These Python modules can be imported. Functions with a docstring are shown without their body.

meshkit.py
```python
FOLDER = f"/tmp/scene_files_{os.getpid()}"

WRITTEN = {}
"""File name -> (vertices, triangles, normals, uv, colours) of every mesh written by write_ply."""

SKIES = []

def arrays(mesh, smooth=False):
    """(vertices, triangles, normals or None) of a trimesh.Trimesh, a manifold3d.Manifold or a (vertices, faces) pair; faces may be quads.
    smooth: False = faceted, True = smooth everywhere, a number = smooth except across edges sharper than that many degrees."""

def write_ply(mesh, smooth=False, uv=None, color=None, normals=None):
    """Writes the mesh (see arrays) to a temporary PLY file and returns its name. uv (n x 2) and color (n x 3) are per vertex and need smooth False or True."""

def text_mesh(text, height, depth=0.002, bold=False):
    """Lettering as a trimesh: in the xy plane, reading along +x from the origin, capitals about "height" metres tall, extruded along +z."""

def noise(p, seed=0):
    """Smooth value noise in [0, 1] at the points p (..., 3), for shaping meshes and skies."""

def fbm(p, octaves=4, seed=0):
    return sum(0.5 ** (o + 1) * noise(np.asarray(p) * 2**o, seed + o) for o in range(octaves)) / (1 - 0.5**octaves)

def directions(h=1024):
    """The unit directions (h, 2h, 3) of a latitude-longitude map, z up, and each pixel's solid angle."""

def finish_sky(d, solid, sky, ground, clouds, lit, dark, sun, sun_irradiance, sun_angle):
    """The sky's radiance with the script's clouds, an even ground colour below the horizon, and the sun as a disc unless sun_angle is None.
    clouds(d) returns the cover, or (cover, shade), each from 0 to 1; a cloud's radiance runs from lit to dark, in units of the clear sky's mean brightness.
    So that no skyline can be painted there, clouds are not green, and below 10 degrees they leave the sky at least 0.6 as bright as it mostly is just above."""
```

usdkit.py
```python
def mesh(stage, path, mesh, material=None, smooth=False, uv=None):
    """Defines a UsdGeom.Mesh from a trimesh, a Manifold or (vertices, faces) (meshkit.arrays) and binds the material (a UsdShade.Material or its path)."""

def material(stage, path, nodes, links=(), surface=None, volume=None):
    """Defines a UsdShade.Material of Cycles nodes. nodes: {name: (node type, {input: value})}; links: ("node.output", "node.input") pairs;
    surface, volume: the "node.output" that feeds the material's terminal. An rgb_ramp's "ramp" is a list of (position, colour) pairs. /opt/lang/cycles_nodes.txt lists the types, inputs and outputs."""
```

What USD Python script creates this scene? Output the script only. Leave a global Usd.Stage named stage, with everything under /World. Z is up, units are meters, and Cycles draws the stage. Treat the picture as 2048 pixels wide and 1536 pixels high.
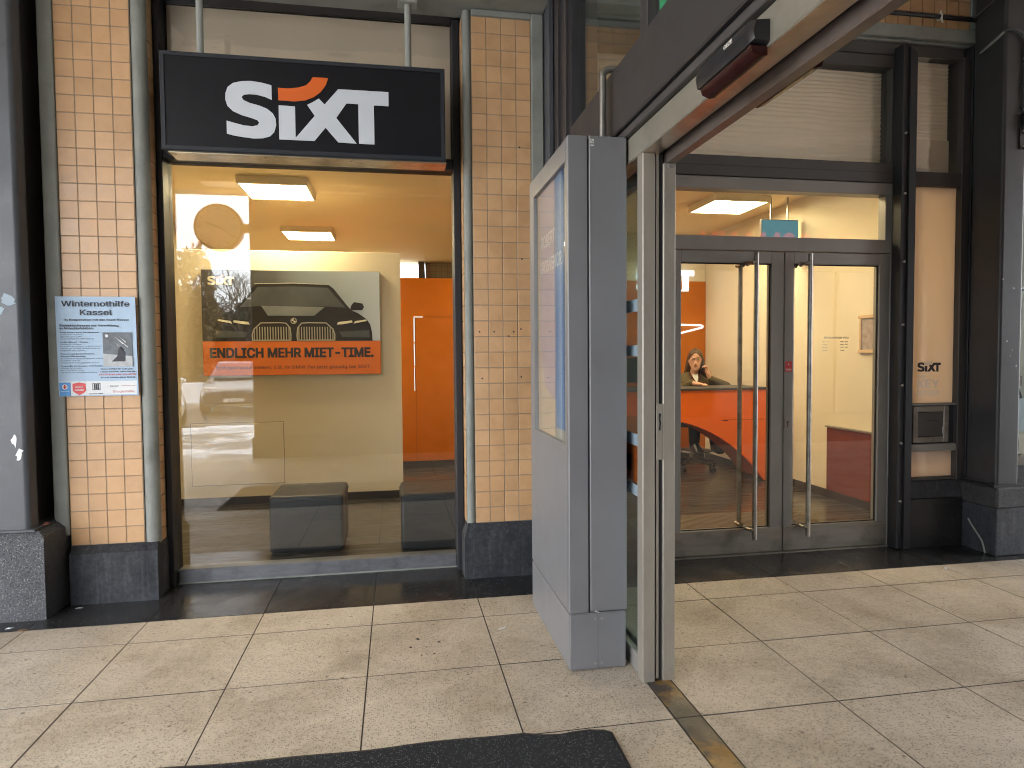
import math, random
import numpy as np, trimesh, usdkit, meshkit
import manifold3d as m3
from shapely.geometry import Polygon, Point
from shapely.geometry import box as sbox
from pxr import Usd, UsdGeom, UsdLux, UsdShade, Sdf, Gf

random.seed(7); RNG = np.random.default_rng(7)
stage = Usd.Stage.CreateInMemory()
UsdGeom.SetStageUpAxis(stage, 'Z'); UsdGeom.SetStageMetersPerUnit(stage, 1.0)
W = UsdGeom.Xform.Define(stage, '/World'); stage.SetDefaultPrim(W.GetPrim())
UsdGeom.Scope.Define(stage, '/World/Looks')

# ------------------------------------------------------------------ camera, sky, sun, exposure
EYE = np.array([0.0, 0.0, 1.42]); YAW, PITCH, ROLL = map(math.radians, (9.973, -2.352, -0.470))
EXPOSURE = 3.15
SKY_STRENGTH = 0.15
SUN_INTENSITY = 0.12
SUN_EL, SUN_AZ = math.radians(52), math.radians(215)        # azimuth = atan2(x, y) of the direction towards the sun
fw = np.array([math.sin(YAW) * math.cos(PITCH), math.cos(YAW) * math.cos(PITCH), math.sin(PITCH)])
r0 = np.array([math.cos(YAW), -math.sin(YAW), 0.0]); u0 = np.cross(r0, fw)
rt = math.cos(ROLL) * r0 + math.sin(ROLL) * u0; up = -math.sin(ROLL) * r0 + math.cos(ROLL) * u0
cam = UsdGeom.Camera.Define(stage, '/World/camera')
cam.AddTransformOp().Set(Gf.Matrix4d(*rt, 0, *up, 0, *(-fw), 0, *EYE, 1))
cam.CreateHorizontalApertureAttr(36.0); cam.CreateVerticalApertureAttr(27.0)
cam.CreateFocalLengthAttr(36.0 * 1316.9 / 2048)
cam.CreateClippingRangeAttr(Gf.Vec2f(0.05, 5000)); cam.CreateExposureAttr(EXPOSURE)

sun_dir = np.array([math.sin(SUN_AZ) * math.cos(SUN_EL), math.cos(SUN_AZ) * math.cos(SUN_EL), math.sin(SUN_EL)])
sky_mat = usdkit.material(stage, '/World/Looks/overcast_sky', {
    'tc': ('texture_coordinate', {}),
    'mp': ('mapping', {'scale': (1, 1, 2.2)}),
    'sky': ('sky_texture', {'sky_type': 'single_scattering', 'sun_disc': False, 'sun_elevation': SUN_EL, 'sun_rotation': SUN_AZ}),
    'n': ('noise_texture', {'scale': 2.2, 'detail': 5, 'roughness': 0.55}),
    'r': ('rgb_ramp', {'ramp': [(0.3, (5.6, 5.8, 6.1)), (0.7, (7.4, 7.5, 7.6))]}),
    'mx': ('mix', {'fac': 0.9}),
    'bg': ('background_shader', {'strength': SKY_STRENGTH})},
    [('tc.generated', 'mp.vector'), ('mp.vector', 'n.vector'), ('n.fac', 'r.fac'), ('sky.color', 'mx.color1'), ('r.color', 'mx.color2'), ('mx.color', 'bg.color')], surface='bg.background')
dome = UsdLux.DomeLight.Define(stage, '/World/sky')
UsdShade.MaterialBindingAPI.Apply(dome.GetPrim()).Bind(sky_mat)
dome.GetPrim().SetCustomDataByKey('kind', 'structure'); dome.GetPrim().SetCustomDataByKey('label', 'pale overcast winter sky')
sun = UsdLux.DistantLight.Define(stage, '/World/sun')
sun.CreateIntensityAttr(SUN_INTENSITY); sun.CreateAngleAttr(45.0); sun.CreateNormalizeAttr(True); sun.CreateColorAttr(Gf.Vec3f(1.0, 0.97, 0.92))
zc = -(-sun_dir); zx = np.cross([0, 0, 1.0], zc); zx /= np.linalg.norm(zx); zy = np.cross(zc, zx)
sun.AddTransformOp().Set(Gf.Matrix4d(*zx, 0, *zy, 0, *zc, 0, 0, 0, 20, 1))

# ------------------------------------------------------------------ materials
def M(name, col, rough=0.5, metal=0.0, var=0.08, vs=3.0, bump=0.0, bs=60.0, spec=0.5, rvar=0.06, rand=0.0, dirt=None, ds=1.2, dth=(0.5, 0.72), coat=0.0, coord='position', stretch=None):
    c = np.array(col, float)
    N = {'g': ('geometry', {}), 'o': ('object_info', {}), 'n': ('noise_texture', {'scale': vs, 'detail': 6, 'roughness': 0.6}),
         'r': ('rgb_ramp', {'ramp': [(0.25, tuple(c * (1 - var))), (0.75, tuple(np.minimum(c * (1 + var), 1)))]}),
         'mr': ('map_range', {'from_min': 0.3, 'from_max': 0.7, 'to_min': max(rough - rvar, 0.02), 'to_max': min(rough + rvar, 1)}),
         'p': ('principled_bsdf', {'metallic': metal, 'specular_ior_level': spec, 'coat_weight': coat, 'coat_roughness': 0.1})}
    L = [('n.fac', 'r.fac'), ('n.fac', 'mr.value'), ('mr.result', 'p.roughness')]
    if stretch:
        N['mp'] = ('mapping', {'scale': stretch}); L += [('g.position', 'mp.vector'), ('mp.vector', 'n.vector')]
    else:
        L += [('g.position', 'n.vector')]
    out = 'r.color'
    if rand:
        N['rm'] = ('map_range', {'from_min': 0.0, 'from_max': 1.0, 'to_min': 1 - rand, 'to_max': 1 + rand})
        N['mul'] = ('vector_math', {'math_type': 'scale'})
        L += [('o.random', 'rm.value'), (out, 'mul.vector1'), ('rm.result', 'mul.scale')]; out = 'mul.vector'
    if dirt is not None:
        N['dn'] = ('noise_texture', {'scale': ds, 'detail': 8, 'roughness': 0.65})
        N['dr'] = ('map_range', {'from_min': dth[0], 'from_max': dth[1], 'to_min': 0.0, 'to_max': 1.0})
        N['dm'] = ('mix', {'color2': tuple(dirt)})
        L += [('g.position', 'dn.vector'), ('dn.fac', 'dr.value'), ('dr.result', 'dm.fac'), (out, 'dm.color1')]; out = 'dm.color'
    L.append((out, 'p.base_color'))
    if bump:
        N['bn'] = ('noise_texture', {'scale': bs, 'detail': 4, 'roughness': 0.6}); N['b'] = ('bump', {'strength': 1.0, 'distance': bump})
        L += [('g.position', 'bn.vector'), ('bn.fac', 'b.height'), ('b.normal', 'p.normal')]
    return usdkit.material(stage, '/World/Looks/' + name, N, L, surface='p.BSDF')

def emit(name, col, strength):
    return usdkit.material(stage, '/World/Looks/' + name, {'e': ('emission', {'color': tuple(col), 'strength': strength})}, [], surface='e.emission')

def glass(name, f0=0.05, tint=(0.97, 0.98, 0.97), wave=0.0, ws=2.0, stretch=(1, 1, 1)):
    N = {'lw': ('layer_weight', {'blend': 0.5}), 'pw': ('math', {'math_type': 'power', 'value2': 5.0}),
         'ma': ('math', {'math_type': 'multiply_add', 'value2': 1 - f0, 'value3': f0}),
         't': ('transparent_bsdf', {'color': tint}), 'gl': ('glossy_bsdf', {'color': (1, 1, 1), 'roughness': 0.0}), 'mx': ('mix_closure', {})}
    L = [('lw.facing', 'pw.value1'), ('pw.value', 'ma.value1'), ('ma.value', 'mx.fac'), ('t.BSDF', 'mx.closure1'), ('gl.BSDF', 'mx.closure2')]
    if wave:
        N['g'] = ('geometry', {}); N['mp'] = ('mapping', {'scale': stretch}); N['n'] = ('noise_texture', {'scale': ws, 'detail': 1}); N['b'] = ('bump', {'strength': 1.0, 'distance': wave})
        L += [('g.position', 'mp.vector'), ('mp.vector', 'n.vector'), ('n.fac', 'b.height'), ('b.normal', 'gl.normal')]
    return usdkit.material(stage, '/World/Looks/' + name, N, L, surface='mx.closure')

def frosted(name, col, trans=0.65):
    return usdkit.material(stage, '/World/Looks/' + name, {
        'd': ('diffuse_bsdf', {'color': col}), 't': ('translucent_bsdf', {'color': col}), 'm': ('mix_closure', {'fac': trans}),
        'lw': ('layer_weight', {'blend': 0.5}), 'pw': ('math', {'math_type': 'power', 'value2': 5.0}), 'ma': ('math', {'math_type': 'multiply_add', 'value2': 0.94, 'value3': 0.05}),
        'gl': ('glossy_bsdf', {'color': (1, 1, 1), 'roughness': 0.03}), 'mx': ('mix_closure', {})},
        [('d.BSDF', 'm.closure1'), ('t.BSDF', 'm.closure2'), ('lw.facing', 'pw.value1'), ('pw.value', 'ma.value1'), ('ma.value', 'mx.fac'), ('m.closure', 'mx.closure1'), ('gl.BSDF', 'mx.closure2')], surface='mx.closure')

def speckle(name, base, dark, light, scale, rough, bump=0.0, dth=(0.10, 0.2), lth=(0.10, 0.16), stain=None, sscale=1.3, rand=0.04, rvar=0.12, spec=0.5, sth=(0.45, 0.75), lscale=1.7, pit=None, grain=0.0, streak=None):
    """stone: base colour with dark and light grains, broad stains, slightly uneven sheen"""
    c = np.array(base, float)
    N = {'g': ('geometry', {}), 'o': ('object_info', {}),
         'n': ('noise_texture', {'scale': 2.5, 'detail': 7, 'roughness': 0.65}), 'r': ('rgb_ramp', {'ramp': [(0.3, tuple(c * 0.86)), (0.7, tuple(c * 1.10))]}),
         'v': ('voronoi_texture', {'scale': scale}), 'vr': ('map_range', {'from_min': dth[0], 'from_max': dth[1], 'to_min': 1.0, 'to_max': 0.0}),
         'vw': ('separate_color', {}), 'vt': ('math', {'math_type': 'greater_than', 'value2': 0.55}), 'vm': ('math', {'math_type': 'multiply'}),
         'md': ('mix', {'color2': tuple(dark)}),
         'v2': ('voronoi_texture', {'scale': scale * lscale}), 'vr2': ('map_range', {'from_min': lth[0], 'from_max': lth[1], 'to_min': 1.0, 'to_max': 0.0}),
         'vw2': ('separate_color', {}), 'vt2': ('math', {'math_type': 'greater_than', 'value2': 0.6}), 'vm2': ('math', {'math_type': 'multiply'}),
         'ml': ('mix', {'color2': tuple(light)}),
         'rm': ('map_range', {'from_min': 0.0, 'from_max': 1.0, 'to_min': 1 - rand, 'to_max': 1 + rand}), 'mul': ('vector_math', {'math_type': 'scale'}),
         'sn': ('noise_texture', {'scale': sscale, 'detail': 8, 'roughness': 0.6, 'distortion': 0.6}), 'sr': ('map_range', {'from_min': sth[0], 'from_max': sth[1], 'to_min': 0.0, 'to_max': 1.0}),
         'sm': ('mix', {'mix_type': 'multiply', 'color2': tuple(stain or (1, 1, 1))}),
         'mr': ('map_range', {'from_min': 0.3, 'from_max': 0.7, 'to_min': max(0.03, rough - rvar), 'to_max': rough + rvar}),
         'p': ('principled_bsdf', {'specular_ior_level': spec})}
    L = [('g.position', x + '.vector') for x in ('n', 'v', 'v2', 'sn')] + [('n.fac', 'r.fac'),
         ('v.distance', 'vr.value'), ('v.color', 'vw.color'), ('vw.r', 'vt.value1'), ('vr.result', 'vm.value1'), ('vt.value', 'vm.value2'), ('vm.value', 'md.fac'), ('r.color', 'md.color1'),
         ('v2.distance', 'vr2.value'), ('v2.color', 'vw2.color'), ('vw2.r', 'vt2.value1'), ('vr2.result', 'vm2.value1'), ('vt2.value', 'vm2.value2'), ('vm2.value', 'ml.fac'), ('md.color', 'ml.color1'),
         ('o.random', 'rm.value'), ('ml.color', 'mul.vector1'), ('rm.result', 'mul.scale'),
         ('sn.fac', 'sr.value'), ('sr.result', 'sm.fac'), ('mul.vector', 'sm.color1'), ('sn.fac', 'mr.value'), ('mr.result', 'p.roughness')]
    out = 'sm.color'
    if streak:
        N['km'] = ('mapping', {'scale': (26, 26, 2.2)}); N['kn'] = ('noise_texture', {'scale': 1.0, 'detail': 7, 'roughness': 0.7}); N['kr'] = ('map_range', {'from_min': 0.50, 'from_max': 0.78, 'to_min': 0.0, 'to_max': 0.45}); N['kx'] = ('mix', {'color2': tuple(streak)})
        L += [('g.position', 'km.vector'), ('km.vector', 'kn.vector'), ('kn.fac', 'kr.value'), ('kr.result', 'kx.fac'), (out, 'kx.color1')]; out = 'kx.color'
    if grain:
        N['gn'] = ('noise_texture', {'scale': 38, 'detail': 6, 'roughness': 0.75}); N['gr'] = ('map_range', {'from_min': 0.3, 'from_max': 0.7, 'to_min': 1 - grain, 'to_max': 1 + grain}); N['gs'] = ('vector_math', {'math_type': 'scale'})
        L += [('g.position', 'gn.vector'), ('gn.fac', 'gr.value'), (out, 'gs.vector1'), ('gr.result', 'gs.scale')]; out = 'gs.vector'
    if pit:      # sparse bigger dark spots (old gum, pits)
        N['v3'] = ('voronoi_texture', {'scale': pit[0]}); N['vr3'] = ('map_range', {'from_min': pit[1], 'from_max': pit[1] * 1.6, 'to_min': 1.0, 'to_max': 0.0})
        N['vw3'] = ('separate_color', {}); N['vt3'] = ('math', {'math_type': 'greater_than', 'value2': pit[2]}); N['vm3'] = ('math', {'math_type': 'multiply'}); N['mp3'] = ('mix', {'color2': tuple(dark)})
        L += [('g.position', 'v3.vector'), ('v3.distance', 'vr3.value'), ('v3.color', 'vw3.color'), ('vw3.r', 'vt3.value1'), ('vr3.result', 'vm3.value1'), ('vt3.value', 'vm3.value2'), ('vm3.value', 'mp3.fac'), (out, 'mp3.color1')]; out = 'mp3.color'
    L.append((out, 'p.base_color'))
    if bump:
        N['b'] = ('bump', {'strength': 1.0, 'distance': bump}); N['bn'] = ('noise_texture', {'scale': scale * 1.2, 'detail': 4, 'roughness': 0.7})
        L += [('g.position', 'bn.vector'), ('bn.fac', 'b.height'), ('b.normal', 'p.normal')]
    return usdkit.material(stage, '/World/Looks/' + name, N, L, surface='p.BSDF')

m_slab = speckle('paving_slab', (0.515, 0.455, 0.375), (0.17, 0.145, 0.115), (0.66, 0.63, 0.56), 130, 0.46, bump=0.0022, stain=(0.70, 0.655, 0.59), sscale=2.2, dth=(0.26, 0.46), rvar=0.16, spec=0.4, pit=(16.0, 0.085, 0.62), grain=0.16)
m_granite = speckle('black_granite', (0.015, 0.015, 0.0155), (0.005, 0.005, 0.006), (0.34, 0.33, 0.31), 40, 0.20, bump=0.0004, spec=0.42, grain=.35, stain=(0.6, 0.6, 0.6), lth=(0.10, 0.17), rvar=0.16)
m_plinth = speckle('dark_plinth_stone', (0.036, 0.039, 0.046), (0.010, 0.010, 0.013), (0.16, 0.165, 0.18), 60, 0.55, bump=0.002, stain=(0.45, 0.46, 0.5), spec=0.3, grain=.45, lth=(0.07, 0.12), sscale=3.0, streak=(0.12, 0.125, 0.14))
m_rough = speckle('grainy_terrazzo', (0.075, 0.08, 0.09), (0.015, 0.015, 0.018), (0.30, 0.31, 0.32), 120, 0.6, bump=0.006, stain=(0.7, 0.7, 0.72), dth=(0.3, 0.5), lth=(0.25, 0.4), lscale=1.2)
m_capst = speckle('grey_grain_stone', (0.05, 0.05, 0.053), (0.015, 0.015, 0.018), (0.2, 0.2, 0.21), 150, 0.6, bump=0.003, stain=(0.7, 0.7, 0.72), dth=(0.3, 0.5), lth=(0.25, 0.4), lscale=1.2, spec=.3)
m_joint = M('joint_dirt', (0.035, 0.030, 0.025), 0.9, var=0.3, vs=14)
m_brassjoint = M('stained_strip_stone', (0.045, 0.04, 0.036), 0.42, var=0.35, vs=9, bump=0.0015, bs=90, dirt=(0.20, 0.115, 0.035), ds=3.6, dth=(0.50, 0.58), rvar=0.15)
m_tile = [M(f'peach_tile_{k}', c, 0.33, var=0.07, vs=7, bump=0.0008, bs=40, rand=0.05, dirt=(0.34, 0.21, 0.11), ds=5, dth=(0.62, 0.92), rvar=0.1, spec=0.45) for k, c in (('a', (0.56, 0.335, 0.170)), ('b', (0.53, 0.32, 0.165)), ('c', (0.57, 0.35, 0.185)))]
m_grout = M('grey_grout', (0.25, 0.215, 0.17), 0.9, var=0.25, vs=25)
m_conc = M('grey_green_concrete', (0.235, 0.245, 0.225), 0.6, var=0.16, vs=6, bump=0.002, bs=70, dirt=(0.11, 0.11, 0.10), ds=2.2, dth=(0.54, 0.75))
m_steel = M('blue_grey_steel_paint', (0.060, 0.065, 0.076), 0.42, var=0.12, vs=5, bump=0.0008, bs=120, dirt=(0.14, 0.14, 0.145), ds=7, dth=(0.66, 0.74), rvar=0.12)
m_colr = M('dark_column_paint', (0.036, 0.036, 0.040), 0.40, var=0.15, vs=5, bump=0.0008, bs=120, spec=0.35, dirt=(0.10, 0.095, 0.09), ds=11, dth=(0.70, 0.76))
m_brown = M('dark_brown_paint', (0.040, 0.036, 0.036), 0.48, var=0.12, vs=5, bump=0.0006, bs=160, dirt=(0.08, 0.075, 0.07), ds=9, dth=(0.68, 0.76))
m_frame = M('black_frame_paint', (0.024, 0.024, 0.028), 0.5, spec=0.25, var=0.15, vs=6, bump=0.0003, bs=90)
m_dframe = M('grey_door_frame', (0.255, 0.245, 0.232), 0.45, var=0.08, vs=4, metal=0.2, bump=0.0003, bs=150)
m_dark = M('charcoal_frame', (0.062, 0.058, 0.057), 0.5, var=0.1, vs=4, bump=0.0003, bs=150)
m_sill = M('worn_sill_metal', (0.15, 0.155, 0.17), 0.40, metal=0.35, var=0.22, vs=7, dirt=(0.08, 0.08, 0.085), ds=6, dth=(0.5, 0.7), stretch=(1, 1, 6), bump=0.0006, bs=50)
m_kick = M('scuffed_kick_plate', (0.26, 0.235, 0.20), 0.40, metal=0.35, var=0.2, vs=5, dirt=(0.12, 0.105, 0.09), ds=4, dth=(0.5, 0.72), stretch=(1, 1, 5))
m_alu = M('brushed_aluminium', (0.29, 0.265, 0.225), 0.38, metal=0.3, var=0.10, vs=8, stretch=(1, 1, 0.25), bump=0.0002, bs=200, dirt=(0.26, 0.23, 0.20), ds=5, dth=(0.6, 0.8))
m_cover = M('operator_cover_metal', (0.30, 0.28, 0.23), 0.34, metal=0.35, var=0.06, vs=4, bump=0.0002, bs=200)
m_steelrod = M('satin_steel', (0.36, 0.34, 0.31), 0.33, metal=1.0, var=0.05, vs=10)
m_kiosk = M('grey_kiosk_paint', (0.185, 0.187, 0.200), 0.42, metal=0.15, var=0.07, vs=3, bump=0.0002, bs=300, rvar=0.08)
m_rubber = M('black_rubber', (0.012, 0.012, 0.013), 0.55, var=0.2)
m_black = M('satin_black', (0.012, 0.012, 0.015), 0.35, var=0.15)
m_signface = M('sign_face_black', (0.0065, 0.007, 0.010), 0.42, var=0.1, vs=3, spec=0.22)
m_signframe = M('sign_frame_paint', (0.022, 0.025, 0.032), 0.45, spec=0.3, var=0.1)
m_signtext = M('sign_letter_white', (0.56, 0.60, 0.66), 0.45, var=0.02)
m_orange = M('swoosh_orange', (0.66, 0.12, 0.012), 0.45, var=0.03)
m_under = M('sign_underside_metal', (0.62, 0.55, 0.40), 0.25, metal=0.8, var=0.08)
m_pole = M('pole_grey_paint', (0.30, 0.31, 0.29), 0.5, var=0.15, vs=9, dirt=(0.14, 0.13, 0.12), ds=8, dth=(0.6, 0.75))
m_beige = M('beige_blind_panel', (0.68, 0.54, 0.41), 0.7, var=0.05, vs=2)
m_wall = M('cream_wall_paint', (0.74, 0.66, 0.50), 0.75, var=0.03, vs=2, bump=0.0008, bs=120)
m_ceil = M('cream_ceiling_paint', (0.84, 0.68, 0.42), 0.8, var=0.02, vs=2)
m_oran2 = M('orange_wall_lacquer', (0.50, 0.135, 0.005), 0.28, var=0.03, vs=2)
m_desk = M('orange_desk_lacquer', (0.97, 0.175, 0.010), 0.38, var=0.02, vs=2)
m_darkred = M('dark_red_lacquer', (0.16, 0.030, 0.014), 0.12, var=0.15, vs=2, coat=0.5)
m_floor = M('dark_interior_floor', (0.042, 0.037, 0.033), 0.24, var=0.3, vs=4, stretch=(0.5, 4, 1), rvar=0.08)
m_tealx = M('teal_screen', (0.16, 0.36, 0.42), 0.3)
m_base = M('dark_baseboard', (0.035, 0.028, 0.024), 0.4)
m_mat = speckle('charcoal_doormat', (0.026, 0.028, 0.032), (0.008, 0.008, 0.009), (0.16, 0.175, 0.20), 150, 0.9, bump=0.006, rand=0.0, dth=(0.3, 0.5), lth=(0.2, 0.42), lscale=1.0, spec=0.2)
m_ribmat = M('brown_ribbed_mat', (0.14, 0.10, 0.07), 0.85, var=0.2, vs=20)
m_leather = M('ottoman_leather', (0.016, 0.018, 0.022), 0.5, var=0.15, vs=8, bump=0.0006, bs=160)
m_white = M('white_plastic', (0.74, 0.72, 0.68), 0.5, var=0.03)
m_paper = M('pale_blue_paper', (0.38, 0.51, 0.66), 0.6, var=0.05, vs=8, bump=0.001, bs=14)
m_paperw = M('white_paper', (0.68, 0.70, 0.72), 0.6, var=0.04, vs=8)
m_ink = M('dark_ink', (0.035, 0.037, 0.05), 0.6, var=0.3, vs=60)
m_inkgrey = M('grey_ink', (0.13, 0.15, 0.19), 0.6, var=0.3, vs=90)
m_red = M('red_print', (0.60, 0.06, 0.06), 0.5, var=0.08)
m_pink = M('faded_red_print', (0.62, 0.22, 0.22), 0.5)
m_blue = M('blue_print', (0.05, 0.24, 0.55), 0.5)
m_bluegrey = M('pale_blue_film', (0.24, 0.31, 0.37), 0.55, var=0.04)
m_olive = M('olive_jacket_cloth', (0.10, 0.078, 0.036), 0.85, var=0.25, vs=18, bump=0.003, bs=30)
m_maroon = M('maroon_cloth', (0.085, 0.012, 0.016), 0.8, var=0.2, vs=15)
m_navy = M('dark_trouser_cloth', (0.014, 0.013, 0.018), 0.85, var=0.2, vs=15, bump=0.002, bs=30)
m_skin = M('warm_skin', (0.60, 0.34, 0.24), 0.5, var=0.06, vs=20)
m_hair = M('brown_hair', (0.085, 0.045, 0.018), 0.5, var=0.35, vs=22, stretch=(6, 6, 0.6), bump=0.004, bs=60)
m_lip = M('lips', (0.42, 0.15, 0.12), 0.5)
m_eye = M('eye_dark', (0.03, 0.02, 0.016), 0.2)
m_glass = glass('shop_glass', 0.055)
m_glassw = glass('wavy_glass', 0.085, wave=0.010, ws=1.4, stretch=(1, 1, 5))
m_glassg = glass('green_grey_glass', 0.055, tint=(0.86, 0.92, 0.91))
m_frost = frosted('frosted_film', (0.90, 0.80, 0.68), 0.55)
m_lamp = emit('lamp_diffuser', (1.0, 0.80, 0.46), 8.0)
m_signlit = emit('lit_sign_white', (1.0, 0.97, 0.88), 0.22)
m_lamp2 = emit('lamp_diffuser_dim', (1.0, 0.80, 0.46), 4.6)
m_redlit = emit('lit_letter_red', (1.0, 0.05, 0.04), 0.30)
m_teal = M('teal_panel', (0.10, 0.30, 0.36), 0.5)
m_asph = M('wet_asphalt', (0.055, 0.055, 0.058), 0.35, var=0.3, vs=1.0, bump=0.004, bs=80, rvar=0.2)
m_walk = M('snowy_sidewalk', (0.20, 0.19, 0.175), 0.6, var=0.25, vs=2, dirt=(0.74, 0.76, 0.80), ds=1.3, dth=(0.46, 0.56), bump=0.004, bs=30)
m_snow = M('trodden_snow', (0.76, 0.78, 0.82), 0.7, var=0.08, vs=3, bump=0.02, bs=9)
m_ground = M('far_ground', (0.40, 0.40, 0.40), 0.8, var=0.4, vs=0.4)
m_bark = M('dark_bark', (0.055, 0.045, 0.036), 0.9, var=0.3)
m_hedge = M('evergreen_leaves', (0.030, 0.042, 0.022), 0.8, var=0.5, vs=3)
m_larch = M('dry_yellow_leaves', (0.20, 0.13, 0.05), 0.8, var=0.4, vs=3)
m_carblk = M('dark_grey_car_paint', (0.05, 0.05, 0.055), 0.25, var=0.05, coat=0.8)
m_carwht = M('white_car_paint', (0.72, 0.73, 0.74), 0.3, var=0.03, coat=0.8)
m_tyre = M('tyre_rubber', (0.018, 0.018, 0.02), 0.8)
m_carglass = M('car_glass', (0.02, 0.024, 0.028), 0.06, spec=0.6)
m_slat = M('beige_ceiling_slat', (0.80, 0.69, 0.56), 0.5, var=0.04)
m_slatgap = M('ceiling_void', (0.10, 0.085, 0.07), 0.8)
m_shopdark = M('dark_shopfront_panel', (0.045, 0.04, 0.038), 0.6, var=0.1)
m_sensorred = M('sensor_red_lens', (0.022, 0.004, 0.004), 0.2, spec=0.25)
m_print_dark = usdkit.material(stage, '/World/Looks/poster_backdrop', {'g': ('geometry', {}), 's': ('separate_xyz', {}), 'a': ('math', {'math_type': 'multiply_add', 'value2': 0.55, 'value3': 1.03}),
    'r': ('rgb_ramp', {'ramp': [(0.0, (0.030, 0.031, 0.035)), (0.40, (0.075, 0.077, 0.08)), (0.70, (0.26, 0.30, 0.34)), (1.0, (0.62, 0.72, 0.86))]}), 'p': ('principled_bsdf', {'roughness': 0.4})},
    [('g.position', 's.vector'), ('s.x', 'a.value1'), ('a.value', 'r.fac'), ('r.color', 'p.base_color')], surface='p.BSDF')
m_pcar = M('print_car_black', (0.014, 0.014, 0.015), 0.4, var=0.1, vs=4)
m_pcar2 = M('print_car_grey', (0.075, 0.082, 0.088), 0.4, var=0.35, vs=2.2)
m_pcar3 = M('print_car_hood', (0.19, 0.21, 0.225), 0.4, var=0.3, vs=2.2)
m_pchrome = M('print_chrome', (0.42, 0.40, 0.35), 0.4, var=0.2, vs=12)
m_plight = M('print_headlight', (0.80, 0.78, 0.62), 0.4, var=0.03)
m_porange = M('print_orange', (0.80, 0.19, 0.02), 0.4, var=0.02)
m_pgrey = M('print_photo_grey', (0.13, 0.15, 0.17), 0.6, var=0.5, vs=18)
m_lilac = M('print_lilac', (0.31, 0.30, 0.42), 0.35)
m_pcream = M('print_cream', (0.46, 0.42, 0.36), 0.35)
m_pblue2 = M('print_soft_blue', (0.12, 0.23, 0.46), 0.35)
m_green = M('green_sticker', (0.03, 0.30, 0.13), 0.4)
m_dblue = M('dark_blue_sticker', (0.03, 0.03, 0.28), 0.4)

# ------------------------------------------------------------------ helpers
used, ORIGIN = {}, {}
def numbered(path):
    n = used.get(path, -1) + 1; used[path] = n
    return path if n == 0 else f'{path}_{n:03d}'
def tag(p, label=None, cat=None, group=None, kind=None):
    for k, v in (('label', label), ('category', cat), ('group', group), ('kind', kind)):
        if v: p.SetCustomDataByKey(k, v)
    return p
def thing(name, label, cat, loc=(0, 0, 0), group=None, kind=None):
    path = numbered('/World/' + name); x = UsdGeom.Xform.Define(stage, path); x.AddTranslateOp().Set(Gf.Vec3d(*map(float, loc)))
    ORIGIN[path] = np.array(loc, float)
    return tag(x.GetPrim(), label, cat, group, kind)
def org(prim):
    p = str(prim.GetPath())
    while p not in ORIGIN: p = p.rsplit('/', 1)[0]
    return ORIGIN[p]
def part(parent, name, mesh, mat, smooth=False, label=None, kind=None):
    """mesh in world coordinates, made local to the thing's base"""
    path = numbered(f'{parent.GetPath()}/{name}')
    v, f = (np.array(mesh.vertices), np.array(mesh.faces)) if hasattr(mesh, 'vertices') else (np.asarray(mesh[0], float), np.asarray(mesh[1]))
    p = usdkit.mesh(stage, path, (v - org(parent), f), mat, smooth=smooth).GetPrim()
    return tag(p, label, kind=kind)
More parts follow.
